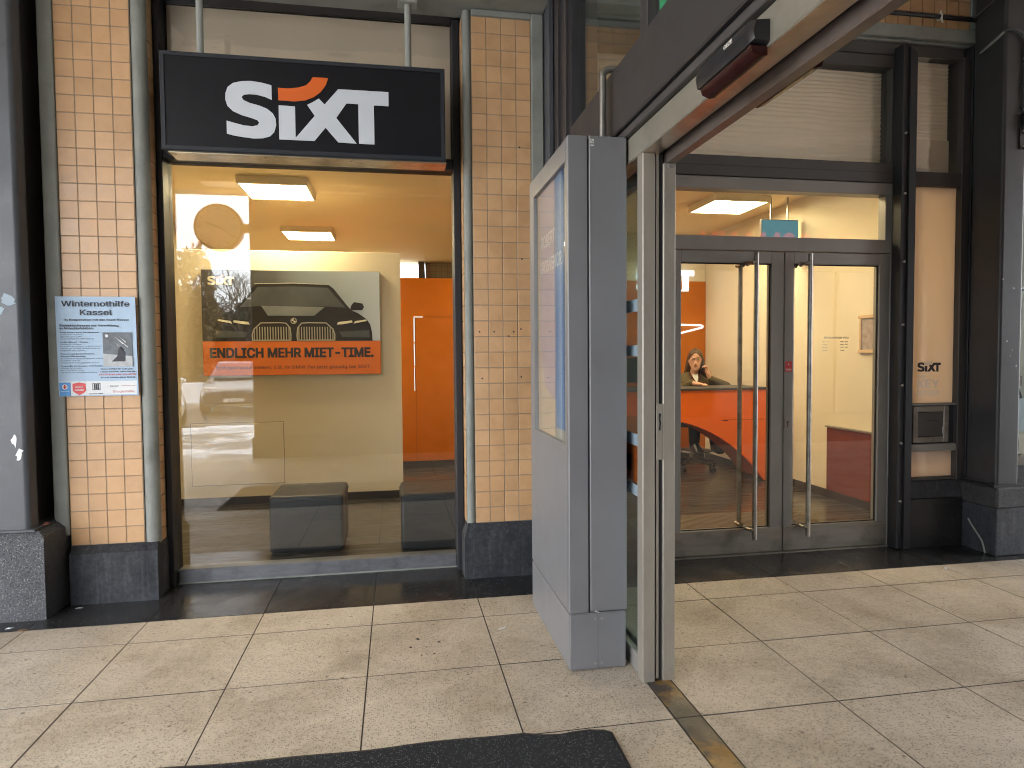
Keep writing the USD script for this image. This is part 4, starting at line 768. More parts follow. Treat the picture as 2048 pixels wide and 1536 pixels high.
part(pw, 'baseboard', cb(RX0, 0.05, 6.738, 6.749, .004, .078, .002), m_base)
hx0, hx1, hz0, hz1 = -1.95, -1.10, .20, .80
part(pw, 'hatch_groove', bx(hx0 - .004, hx1 + .004, 6.7488, 6.7497, hz0 - .004, hz1 + .004), m_base)
part(pw, 'hatch_panel', cb(hx0, hx1, 6.744, 6.7486, hz0, hz1, .002), m_wall)
ow = thing('orange_wall', 'orange lacquered rear partition with a thin door outline and glowing strips as gap light', 'wall', (1.6, 8.5, 0))
part(ow, 'wall_face', cb(-1.2, RX1 - .003, 8.47, 8.56, .098, 2.43, .004), m_oran2)
part(ow, 'plinth_board', bx(-1.2, RX1 - .003, 8.50, 8.55, .004, .097), m_base)
part(ow, 'upper_board', bx(1.25, RX1 - .003, 8.49, 8.55, 2.432, CZ - .003), m_wall)
part(ow, 'door_groove', cat_(bx(.247, 1.1, 8.4682, 8.4697, 1.936, 1.940), bx(.2455, .2485, 8.4682, 8.4697, .10, 1.94)), m_base)
part(ow, 'door_trim', cat_(bx(.232, .345, 8.4660, 8.4680, 1.930, 1.944), bx(.226, .242, 8.4660, 8.4680, 1.62, 1.928), bx(.226, .240, 8.4660, 8.4680, 1.32, 1.60), bx(.226, .236, 8.4660, 8.4680, 1.0, 1.30)), emit('lit_door_gap', (1.0, .93, .8), .12))  # emissive strips stand in for light leaking through a door gap
# lamps
def lamp0(x, y, label, mat):
    t = thing('panel_lamp', label, 'lamp', (x, y, 2.985), group='square panel lamps on the office ceiling')
    part(t, 'housing', cat_(frame_front(-.31 + x, .31 + x, 0, .62, .022, 0, .07, .002)).apply_transform(np.array([[1, 0, 0, 0], [0, 0, 1, y - .31], [0, -1, 0, 3.055], [0, 0, 0, 1]])), m_wall)
    part(t, 'diffuser', bx(x - .288, x + .288, y - .288, y + .288, 2.990, 3.0), mat)
    return t
lp = lamp0(-1.07, 6.56, 'square lit ceiling panel lamp nearest the shop window, over the poster', m_lamp)
lp2 = lamp0(3.50, 6.56, 'lit panel lamp seen through the glass above the door leaves', m_lamp2)
copy_of(lp, (-1.07, 8.83, 2.985), 'second lit panel lamp of the row seen through the shop window')
copy_of(lp, (-1.07, 10.75, 2.985), 'third lit panel lamp, partly hidden by the partition top')
copy_of(lp2, (2.75, 5.15, 2.985), 'added panel lamp just inside the entrance, out of sight above the fanlight')  # added lamp, unseen from the camera, brightens the desk front
copy_of(lp2, (1.75, 8.0, 2.985), 'farther lit panel lamp seen low through the portal side pane')
# car poster
ps = thing('car_poster', 'large advertising board with dark car front and orange banner', 'poster', (-1.0, 6.7, 1.26))
AX, AZ, AY = -1.83, 1.26, 6.695
pp = lambda L, d, e=.001: front(Polygon([(AX + a, AZ + b) for a, b in L]).buffer(0), AY - d - e, AY - d)
part(ps, 'board', cb(AX + .02, AX + 1.682, AY + .001, 6.749, AZ + .002, AZ + 1.014, .002), m_black)
part(ps, 'backdrop', bx(AX + .022, AX + 1.68, AY - .001, AY, AZ + .332, AZ + 1.012), m_print_dark)
part(ps, 'banner', bx(AX + .022, AX + 1.68, AY - .001, AY, AZ + .004, AZ + .3315), m_porange)
half = [(.857, .893), (1.045, .889), (1.19, .881), (1.238, .844), (1.314, .744), (1.401, .634), (1.469, .604), (1.548, .548), (1.582, .497), (1.600, .421), (1.604, .333)]
mir = lambda L: [(1.714 - a, b) for a, b in L][::-1]
part(ps, 'printed_car', pp(half + [(.857, .333)] + [], .0012), m_pcar)
part(ps, 'printed_car', pp([(.857, .333)] + mir(half), .0012), m_pcar)
wsr = [(.857, .862), (.948, .859), (1.184, .851), (1.265, .754), (1.352, .659), (1.137, .671), (.857, .673)]
part(ps, 'printed_windscreen', pp(wsr[:-1] + [(.857, .673)] + mir(wsr)[1:-1], .0024), m_pcar2)
part(ps, 'printed_bonnet', pp([(.56, .671), (.753, .671), (.963, .667), (1.15, .664), (1.05, .577), (.62, .577)], .0024), m_pcar3)
roof = Polygon([(AX + a, AZ + b) for a, b in half[:6] + mir(half[:6])]); 
part(ps, 'printed_roofline', pp([(.50, .886), (.857, .897), (1.2, .884), (1.2, .879), (.857, .890), (.50, .880)], .0024), m_pchrome)
kid = [(.880, .382), (.887, .462), (.926, .510), (.989, .517), (1.163, .514), (1.230, .452), (1.247, .402), (1.246, .335), (.884, .335)]
for kk_ in (kid, mir(kid)):
    K = Polygon([(AX + a, AZ + b) for a, b in kk_]); inn = K.buffer(-.011).intersection(sbox(AX, AZ + .334, AX + 2, AZ + 2))
    g = part(ps, 'printed_grille', front(K.difference(inn.buffer(.0)), AY - .0036, AY - .0024), m_pchrome)
    x0, _, x1, _ = inn.bounds; sl = []
    for q in np.linspace(x0 + .012, x1 - .012, 14):
        s = sbox(q - .0045, AZ + .336, q + .0045, AZ + .47).intersection(inn)
        if not s.is_empty: sl.append(front(s, AY - .0034, AY - .0024))
    part(g, 'printed_slats', cat_(sl), m_pchrome, kind='stuff')
hl1 = [(1.263, .492), (1.276, .517), (1.409, .533), (1.413, .513), (1.329, .497)]; hl2 = [(1.423, .502), (1.438, .526), (1.548, .543), (1.552, .528), (1.468, .511)]
for h in (hl1, hl2, mir(hl1), mir(hl2)): part(ps, 'printed_headlight', pp(h, .0024), m_plight)
lowl = [(1.284, .422), (1.571, .437), (1.579, .365), (1.312, .371)]
for h in (lowl, mir(lowl)): part(ps, 'printed_foglight', pp(h, .0024), m_pcar2)
mi_ = [(1.406, .684), (1.432, .714), (1.511, .700), (1.527, .665), (1.509, .634), (1.43, .636), (1.39, .63)]
part(ps, 'printed_mirror', pp(mi_, .0024), m_pcar); 
part(ps, 'printed_badge', front(Point(AX + .857, AZ + .528).buffer(.030), AY - .0048, AY - .0037), m_pchrome)
part(ps, 'printed_badge', front(Point(AX + .857, AZ + .528).buffer(.021), AY - .0058, AY - .0049), m_pcar)
part(ps, 'printed_badge', cat_(front([(AX + .857, AZ + .528), (AX + .857, AZ + .547), (AX + .843, AZ + .541), (AX + .838, AZ + .528)], AY - .0066, AY - .0059), front([(AX + .857, AZ + .528), (AX + .857, AZ + .509), (AX + .871, AZ + .515), (AX + .876, AZ + .528)], AY - .0066, AY - .0059)), m_plight)
l1, l2, l3 = logo(AX + .080, AZ + .866, .238, AY - .0012, .001)
part(ps, 'logo', cat_(l1, l2), m_plight); part(ps, 'logo_swoosh', l3, m_orange)
part(ps, 'headline', cat_([text_front('ENDLICH MEHR MIET-TIME.', AX + .087 + d, AZ + .177 + e, .087, 1.522, AY - .0012 - (d + .005) * .06 - (e + .003) * .03, .001, True) for d in (-.0035, 0, .0035) for e in (-.002, .002)]), m_ink)
part(ps, 'subline', text_front('Spitzenklasse mieten, z.B. im BMW 7er jetzt günstig bei SIXT.', AX + .134, AZ + .064, .030, 1.455, AY - .0012, .001), m_ink)
# ottomans
def ottoman():
    x, y = -.66, 5.20
    t = thing('ottoman', 'dark leather cube stool near the middle of the shop window', 'stool', (x, y, 0), group=None)
    def rb(x0, x1, y0, y1, z0, z1, r):
        return hull([ (px + r * d[0], py + r * d[1], pz + r * d[2]) for px in (x0 + r, x1 - r) for py in (y0 + r, y1 - r) for pz in (z0 + r, z1 - r) for d in trimesh.creation.icosphere(1).vertices])
    part(t, 'cube_body', rb(x - .262, x + .262, y - .262, y + .262, .006, .425, .028), m_leather, smooth=50)
    part(t, 'piping', tube([(x + a, y + b, .385) for a, b in ((-.24, -.264), (.24, -.264), (.264, -.24), (.264, .24), (.24, .264), (-.24, .264), (-.264, .24), (-.264, -.24), (-.24, -.264))], .005, 6), m_leather, smooth=50)
    return t
ot = ottoman()
copy_of(ot, (.28, 5.10, 0), 'dark leather cube stool cut off by the right window post')
# desk
dk = thing('reception_desk', 'glossy orange reception desk with arched front and dark top', 'desk', (3.0, 7.0, 0))
arch = [(4.078, .013), (4.06, .013), (4.00, .085), (3.949, .158), (3.86, .25), (3.766, .334), (3.65, .425), (3.525, .509), (3.41, .572), (3.288, .626), (3.17, .668), (3.041, .699), (2.85, .735), (2.6, .765), (2.2, .79), (1.6, .80), (1.6, 1.035), (4.078, 1.035)]
part(dk, 'front_panel', front(arch, 6.76, 6.80), m_desk)
inn = [(a - .0 if a > 4.05 else a, b + .0) for a, b in arch]
part(dk, 'body', front([(a, b + .012) if b < 1.0 else (a, b) for a, b in arch], 6.801, 7.30), M('desk_inner_red', (.40, .065, .02), .4))
part(dk, 'desk_top', cb(1.55, 4.09, 6.73, 7.34, 1.037, 1.062, .004), m_dark)
part(dk, 'panel_seam', cat_(bx(3.52, 4.06, 6.7588, 6.7598, .700, .7035), bx(3.56, 3.62, 6.7588, 6.7598, .690, .7)), m_darkred)
sc = thing('desk_screen', 'small dark desk monitor edge and papers on the orange desk', 'monitor', (2.75, 7.0, 1.062))
part(sc, 'screen', cb(2.55, 2.95, 7.05, 7.08, 1.12, 1.40, .004), m_black); part(sc, 'stand', cat_(cb(2.73, 2.77, 7.07, 7.10, 1.066, 1.2, .002), cb(2.65, 2.85, 7.0, 7.15, 1.0625, 1.07, .002)), m_black)
# lit sign
ls_ = thing('lit_wall_sign', 'glowing white wall sign, mostly hidden, over the orange panel', 'sign', (3.5, 8.4, 2.28))
l1, l2, l3 = logo(3.165, 2.278, .82, 8.40, .03)
part(ls_, 'letter', l1, m_signlit); part(ls_, 'letter_group', l2, m_signlit); part(ls_, 'swoosh', l3, emit('lit_orange', (1, .25, .02), .12))
for x in (3.25, 3.6, 3.94): part(ls_, 'standoff', cyl((x, 8.40, 2.33), (x, 8.469, 2.33), .01, 8), m_steelrod)
ar = thing('light_line', 'white glowing line folded to a point on the orange wall', 'lamp', (3.8, 8.4, 1.69))
part(ar, 'tube', tube([(3.3, 8.38, 1.845), (3.7, 8.38, 1.838), (4.085, 8.38, 1.828), (4.112, 8.38, 1.815), (4.108, 8.38, 1.80), (4.07, 8.38, 1.79), (3.775, 8.38, 1.72), (3.3, 8.38, 1.60)], .013, 10), m_signlit, smooth=60)
part(ar, 'bracket', cyl((3.75, 8.385, 1.838), (3.75, 8.469, 1.838), .008, 8), m_steelrod)
tv = thing('ceiling_screen', 'pale teal flat screen hanging from the ceiling behind the fanlight', 'screen', (3.95, 6.3, 2.45))
part(tv, 'casing', cb(3.735, 4.155, 6.302, 6.34, 2.44, 2.82, .004), m_dark)
part(tv, 'display', bx(3.742, 4.148, 6.299, 6.3015, 2.45, 2.812), emit('lit_teal_screen', (.26, .62, .70), .045))
for x in (3.85, 4.04): part(tv, 'hanger', cyl((x, 6.32, 2.82), (x, 6.32, CZ - .001), .010, 8), m_steelrod)
cbn = thing('low_cabinet', 'low dark red glossy cabinet along the right office wall', 'cabinet', (4.18, 5.2, 0))
part(cbn, 'front', bx(4.176, 4.1985, 4.64, 5.835, .087, .705), m_darkred)
part(cbn, 'top', cb(4.150, 4.1985, 4.64, 5.835, .707, .722, .002), m_kick)
part(cbn, 'side_fin', cb(4.10, 4.1985, 5.02, 5.06, .7225, .90, .003), m_darkred)
fr = thing('framed_notice', 'small framed notice hanging on the right office wall', 'picture', (4.19, 5.25, 1.43))
part(fr, 'frame', cat_(cb(4.178, 4.199, 5.05, 5.075, 1.43, 1.77, .003), cb(4.178, 4.199, 5.375, 5.40, 1.43, 1.77, .003), cb(4.172, 4.199, 5.04, 5.41, 1.742, 1.772, .003), cb(4.172, 4.199, 5.04, 5.41, 1.428, 1.458, .003)), M('pale_wood', (.62, .42, .22), .5))
part(fr, 'sheet', bx(4.188, 4.194, 5.076, 5.374, 1.459, 1.741), M('print_sepia', (.36, .29, .24), .5, var=.3, vs=25))
em = thing('entrance_mat', 'brown ribbed mat on the office floor just inside the door', 'mat', (2.7, 4.95, 0))
part(em, 'mat_base', bx(1.92, 3.52, 4.50, 5.42, .0035, .007), m_base)
part(em, 'ribs', cat_([bx(1.93, 3.51, y, y + .014, .0072, .013) for y in np.arange(4.51, 5.40, .026)]), m_ribmat, kind='stuff')

# ------------------------------------------------------------------ seated person on a desk chair
ch = thing('desk_chair', 'black swivel desk chair with star base behind the orange desk', 'chair', (3.62, 7.68, 0))
part(ch, 'seat', hull([(3.62 + a * .23, 7.68 + b * .22, z) for a in (-1, -.8, .8, 1) for b in (-1, -.8, .8, 1) for z in (.55, .60) if not (abs(a) == 1 and abs(b) == 1)]), m_black, smooth=50)
part(ch, 'backrest', hull([(3.62 + a, 7.92 + .02 * (abs(a) < .1) + b, z) for a in (-.2, -.1, .1, .2) for b in (0, .05) for z in (.70, .76, 1.04, 1.10)]), m_black, smooth=50)
part(ch, 'column', cyl((3.62, 7.68, .10), (3.62, 7.68, .56), .028, 12), m_steelrod, smooth=40)
for k in range(5):
    a = math.radians(-62 + 72 * k); d = np.array([math.cos(a), math.sin(a), 0]); p0 = np.array([3.62, 7.68, .13]); p1 = p0 + d * .31 + [0, 0, -.04]
    part(ch, 'base_arm', tube([p0, p1], [.026, .018], 8), m_black)
    part(ch, 'caster', cat_([cyl(p1 + [sx, 0, -.058] + np.array([-.012, 0, 0]), p1 + [sx, 0, -.058] + np.array([.012, 0, 0]), .030, 12) for sx in (-.02, .02)]), m_black)
part(ch, 'foot_ring', tube([(3.62 + .21 * math.cos(a), 7.60 + .19 * math.sin(a), .245) for a in np.linspace(0, 2 * math.pi, 33)], .011, 8, False), m_steelrod, smooth=50)
part(ch, 'ring_spoke', cat_(cyl((3.42, 7.60, .245), (3.82, 7.60, .245), .009, 8)), m_steelrod)

def S(p, r, n=14):
    return m3.Manifold.sphere(r, n).translate([float(x) for x in p])
def bone(a, ra, b, rb): return m3.Manifold.batch_hull([S(a, ra), S(b, rb)])
def chain(pts): return [bone(pts[i][:3], pts[i][3], pts[i + 1][:3], pts[i + 1][3]) for i in range(len(pts) - 1)]
def ellm(c, r, n=20): return m3.Manifold.sphere(1.0, n).scale([float(x) for x in r]).translate([float(x) for x in c])
def smooth_m(parts, edge=.012, it=10):
    u = m3.Manifold.batch_boolean(parts, m3.OpType.Add).refine_to_length(edge); q = u.to_mesh()
    t = trimesh.Trimesh(q.vert_properties[:, :3], q.tri_verts, process=True); trimesh.smoothing.filter_taubin(t, iterations=it); return t
pe = thing('person', 'person with long brown hair in olive jacket phoning at the orange desk', 'person', (3.62, 7.62, 0))
HC = np.array([3.632, 7.60, 1.365]); fd = np.array([-.40, -.915, -.04]); fd /= np.linalg.norm(fd); sd = np.cross(fd, [0, 0, 1]); sd /= np.linalg.norm(sd); ud = np.cross(sd, fd)   # sd: towards viewer's left
sd = -sd                                                         # towards the viewer's right
H = lambda a, b, c: HC + sd * a + fd * b + ud * c
head = [ellm(H(0, -.012, .03), (.073, .088, .098)), m3.Manifold.batch_hull([S(H(0, .052, -.118), .020), S(H(-.030, .035, -.095), .022), S(H(.030, .035, -.095), .022), S(H(-.052, -.01, -.05), .020), S(H(.052, -.01, -.05), .020), S(H(-.05, .03, .0), .02), S(H(.05, .03, .0), .02), S(H(0, .045, .05), .03)]),
        m3.Manifold.batch_hull([S(H(0, .085, -.012), .006), S(H(0, .096, -.038), .010), S(H(-.013, .082, -.045), .007), S(H(.013, .082, -.045), .007)]),
        ellm(H(-.074, -.012, -.015), (.009, .016, .026)), ellm(H(.074, -.012, -.015), (.009, .016, .026)), ellm(H(0, .072, .03), (.045, .012, .012))]
neck = chain([(*H(0, -.02, -.08), .047), (3.62, 7.64, 1.15, .052)])
skin_torso = chain([(3.62, 7.66, 1.08, .10), (3.62, 7.68, .90, .11), (3.62, 7.69, .72, .12)])
wr = np.array([3.752, 7.462, 1.150]); hd = np.array([3.712, 7.478, 1.232])
arm_r = chain([(3.80, 7.66, 1.12, .055), (3.985, 7.50, 1.03, .042), (*wr, .027)])
arm_l = chain([(3.44, 7.66, 1.12, .055), (3.34, 7.50, .99, .042), (3.44, 7.24, 1.095, .027)])
legs = []
for hx, kx, ax in ((3.53, 3.50, 3.545), (3.71, 3.76, 3.81)):
    legs += chain([(hx, 7.68, .70, .085), (kx, 7.34, .66, .062), (ax, 7.44, .33, .042), (ax, 7.43, .29, .038)])
palm = [m3.Manifold.batch_hull([S(wr, .024), S(hd + [.012, -.012, .0], .017), S(hd + [.012, .026, -.005], .016), S(wr + (hd - wr) * .6 + [.014, .01, 0], .020)])]
fing = []
for k in range(4):
    b0 = hd + np.array([.010, -.020 + .016 * k, .004]); z = .012 * (1 - abs(k - 1.2) * .5)
    fing += chain([(*b0, .0095), (*(b0 + [-.004, -.004, .034 + z]), .0088), (*(b0 + [-.030, -.006, .050 + z]), .0080), (*(b0 + [-.046, -.006, .036 + z]), .0072)])
thumb = chain([(*(wr + [-.012, -.012, .022]), .013), (*(wr + [-.040, -.022, .055]), .0105), (*(wr + [-.055, -.018, .085]), .0090)])
lhand = [m3.Manifold.batch_hull([S((3.44, 7.24, 1.095), .024), S((3.47, 7.16, 1.083), .016), S((3.51, 7.17, 1.083), .016)])]
for k in range(4): lhand += chain([(3.465 + .016 * k, 7.155, 1.083, .0092), (3.475 + .017 * k, 7.115, 1.086, .0085), (3.483 + .017 * k, 7.085, 1.073, .0075)])
lhand += chain([(3.50, 7.20, 1.085, .012), (3.535, 7.17, 1.08, .010), (3.545, 7.145, 1.074, .0085)])
part(pe, 'body', smooth_m(head + neck + skin_torso + arm_r + arm_l + legs + palm + fing + thumb + lhand, .008, 6), m_skin, smooth=True)
jk = [m3.Manifold.batch_hull([S((3.50, 7.66, 1.06), .115), S((3.74, 7.66, 1.06), .115), S((3.45, 7.67, 1.125), .062), S((3.79, 7.67, 1.125), .062), S((3.55, 7.66, 1.17), .045), S((3.69, 7.66, 1.17), .045)]),
      m3.Manifold.batch_hull([S((3.50, 7.67, 1.02), .125), S((3.74, 7.67, 1.02), .125), S((3.52, 7.69, .72), .14), S((3.72, 7.69, .72), .14)])]
jk += chain([(3.79, 7.665, 1.115, .072), (3.90, 7.57, 1.055, .068), (3.99, 7.50, 1.03, .064), (3.772, 7.462, 1.130, .043)])
jk += chain([(3.45, 7.665, 1.115, .072), (3.34, 7.50, .99, .064), (3.43, 7.27, 1.095, .043)])
part(pe, 'jacket', smooth_m(jk, .014, 6), m_olive, smooth=True)
tr = []
for hx, kx, ax in ((3.53, 3.50, 3.545), (3.71, 3.76, 3.81)):
    tr += chain([(hx, 7.68, .71, .105), (kx, 7.34, .665, .082), (ax, 7.44, .36, .062)])
part(pe, 'trousers', smooth_m(tr, .014, 5), m_navy, smooth=True)
for ax in (3.545, 3.81):
    part(pe, 'shoe', smooth_m([m3.Manifold.batch_hull([S((ax, 7.46, .315), .046), S((ax, 7.47, .27), .032), S((ax - .02, 7.30, .265), .030), S((ax + .02, 7.30, .265), .030), S((ax, 7.40, .33), .046)])], .012, 4), m_black, smooth=True)
cen = np.array([3.62, 7.60, 1.10])
part(pe, 'shirt', hull([(3.585, 7.585, 1.185), (3.66, 7.585, 1.185), (3.62, 7.535, 1.06), (3.60, 7.60, 1.20), (3.65, 7.60, 1.20), (3.62, 7.60, 1.06), (3.59, 7.56, 1.14), (3.65, 7.56, 1.14)]), m_paperw, smooth=50)
part(pe, 'collar_trim', cat_(tube([(3.555, 7.60, 1.215), (3.568, 7.565, 1.16), (3.60, 7.535, 1.10), (3.622, 7.53, 1.065)], .0085, 6), tube([(3.69, 7.60, 1.20), (3.68, 7.565, 1.15), (3.65, 7.535, 1.09), (3.622, 7.53, 1.065)], .0085, 6)), m_maroon)
part(pe, 'maroon_panel', hull([(3.64, 7.525, 1.055), (3.82, 7.52, 1.06), (3.80, 7.52, .93), (3.64, 7.53, .93), (3.66, 7.56, 1.0), (3.80, 7.55, 1.0)]), m_maroon)
hr = [ellm(H(0, -.020, .050), (.086, .094, .096)), m3.Manifold.batch_hull([S(H(-.055, -.045, .06), .035), S(H(-.080, -.030, -.02), .022), S(H(-.105, -.045, -.12), .026), S(H(-.125, -.05, -.20), .018), S(H(-.05, -.09, -.20), .03), S(H(-.04, -.09, .0), .04)]),
      m3.Manifold.batch_hull([S(H(.055, -.045, .06), .035), S(H(.080, -.030, -.02), .022), S(H(.105, -.045, -.12), .026), S(H(.125, -.05, -.22), .018), S(H(.05, -.09, -.20), .03), S(H(.04, -.09, .0), .04)])]
cut = m3.Manifold.batch_hull([S(H(0, .16, .012), .045), S(H(0, .03, .066), .030), S(H(-.056, .035, .01), .020), S(H(.056, .035, .01), .020), S(H(-.05, .05, -.12), .03), S(H(.05, .05, -.12), .03), S(H(-.06, .16, -.1), .05), S(H(.06, .16, -.1), .05)])
hm = m3.Manifold.batch_boolean(hr, m3.OpType.Add) - cut
q = hm.refine_to_length(.012).to_mesh(); ht = trimesh.Trimesh(q.vert_properties[:, :3], q.tri_verts, process=True); trimesh.smoothing.filter_taubin(ht, iterations=5)
part(pe, 'hair', ht, m_hair, smooth=True)
for sgn in (-1, 1):
    part(pe, 'eye', ell(H(sgn * .031, .0705, .008), (.014, .008, .0065)), m_paperw)
    part(pe, 'pupil', ell(H(sgn * .031, .0775, .008), (.0075, .005, .0068)), m_eye)
    part(pe, 'eyebrow', tube([H(sgn * .014, .0790, .030), H(sgn * .032, .0780, .034), H(sgn * .048, .0660, .028)], .0042, 6), m_hair)
part(pe, 'mouth', tube([H(-.024, .066, -.074), H(-.010, .075, -.071), H(.010, .075, -.071), H(.024, .066, -.074)], .0048, 8), m_lip)
single('telephone', smooth_m([m3.Manifold.batch_hull([S(H(.094, .020, -.005), .015), S(H(.092, .035, -.03), .014), S(H(.078, .082, -.118), .013), S(H(.088, .060, -.128), .013)])], .01, 3), m_black, 'black phone held to the ear of the person at the desk', 'phone', smooth=True)

# ------------------------------------------------------------------ arcade around and behind the camera (seen in the glass)
ac = thing('arcade_ceiling', 'beige slatted ceiling of the arcade mirrored in the upper panes', 'ceiling', (0, 1.5, 4.05))
part(ac, 'ceiling_void', bx(-12, 11.4, -1.2, 4.2, 4.12, 4.5), m_slatgap)
for k, y in enumerate(np.arange(-0.88, 3.95, .094)):
    part(ac, 'slat', cb(-12, 11.4, y, y + .078, 4.055, 4.085, .006), m_slat)
ab = thing('arcade_beam', 'long beam along the outer edge of the arcade, mirrored in the glass', 'beam', (0, -1.05, 3.77))
part(ab, 'beam_body', cb(-12, 11.4, -1.22, -.92, 3.77, 4.12, .006), m_conc)
aw = thing('arcade_pier_wall', 'dark pier wall behind the viewer, mirrored in the shop window', 'wall', (-.5, -1.1, 0))
part(aw, 'wall_face', cb(-2.02, 1.1, -1.20, -1.0, 0, 3.765, .01), M('pier_brown', (.07, .055, .042), .6, var=.1))
part(aw, 'base_stone', cb(-2.04, 1.1, -.998, -.95, 0, .30, .01), m_plinth)
df = thing('drugstore_front', 'dark drugstore front with red lit lettering mirrored over the door', 'shop', (4.8, -1.05, 0))
part(df, 'fascia', cb(1.3, 11.4, -1.18, -1.0, 2.75, 3.765, .006), m_shopdark)
part(df, 'stall_riser', cb(1.3, 11.4, -1.15, -1.02, 0, .45, .006), m_shopdark)
for a in np.arange(1.3, 11.4, 1.435):
    part(df, 'mullion', cb(a, a + .06, -1.14, -1.03, .45, 2.75, .003), m_frame)
    if a + 1.435 < 11.5: part(df, 'pane', bx(a + .061, a + 1.434, -1.09, -1.08, .45, 2.75), m_carglass)
def text_back(s, x0, z0, h, w, y, t):   # faces +Y, reads towards -X
    m = text2d(s, True); v = m.vertices; a = v[:, 0].min(); k = w / (v[:, 0].max() - a)
    return trimesh.Trimesh(np.c_[x0 - (v[:, 0] - a) * k, y + v[:, 2] / .05 * t, z0 + v[:, 1] * h], m.faces, process=False)
x = 7.22
for L_, w in zip('ROSSMANN', (.30, .32, .26, .26, .38, .32, .31, .31)):
    part(df, 'letter', text_back(L_, x, 2.96, .38, w * .86, -.999, .03), m_redlit); x -= w * 1.055
# shell of the building, so that the sky comes in only where the arcade is open
sh_ = thing('building_shell', 'upper storeys of the building above the arcade', 'building', (0, 6, 4.5))
part(sh_, 'upper_wall', bx(-12, 11.4, -1.22, 4.2, 4.51, 7.0), m_conc)
part(sh_, 'rear_block', bx(-14, 7.6, 4.605, RY1 + .1, 3.31, 7.0), m_conc)
part(sh_, 'lintel_wall', bx(-14, 7.6, 4.61, 4.75, 3.06, 3.309), m_conc)
part(sh_, 'left_wall', bx(-14, -2.61, 4.35, 4.6, 0, 4.5), m_conc)
part(sh_, 'right_wall', bx(7.6, 7.75, 4.35, RY1 + .1, 0, 4.5), m_conc)
part(sh_, 'front_fill', bx(-14, 7.6, 4.42, 4.604, 4.051, 4.5), m_conc)
part(sh_, 'partition', bx(4.36, 4.395, 4.60, RY1, 0, 3.3), m_conc)
# station clock
sk = thing('station_clock', 'round double faced clock on a bracket, mirrored in the shop window', 'clock', (-2.42, -1.02, 2.95))
ccx, ccz = -2.42, 3.27
part(sk, 'case', cyl((ccx, -1.09, ccz), (ccx, -.95, ccz), .325, 40), m_black, smooth=40)
for s, y in ((1, -.949), (-1, -1.091)):
    part(sk, 'dial', cyl((ccx, y, ccz), (ccx, y + s * .002, ccz), .295, 40), m_paperw, smooth=40)
    tk = []
    for k in range(12):
        a = k * math.pi / 6; c_, s_ = math.cos(a), math.sin(a)
        tk.append(tube([(ccx + .235 * c_, y + s * .003, ccz + .235 * s_), (ccx + .28 * c_, y + s * .003, ccz + .28 * s_)], .008, 4))
    part(sk, 'hands', cat_(tk, tube([(ccx, y + s * .004, ccz), (ccx - .16, y + s * .004, ccz + .06)], .010, 4), tube([(ccx, y + s * .005, ccz), (ccx + .2, y + s * .005, ccz - .13)], .007, 4)), m_ink)
part(sk, 'arm', cb(ccx + .31, -2.022, -1.06, -.99, ccz - .06, ccz + .06, .004), m_black)
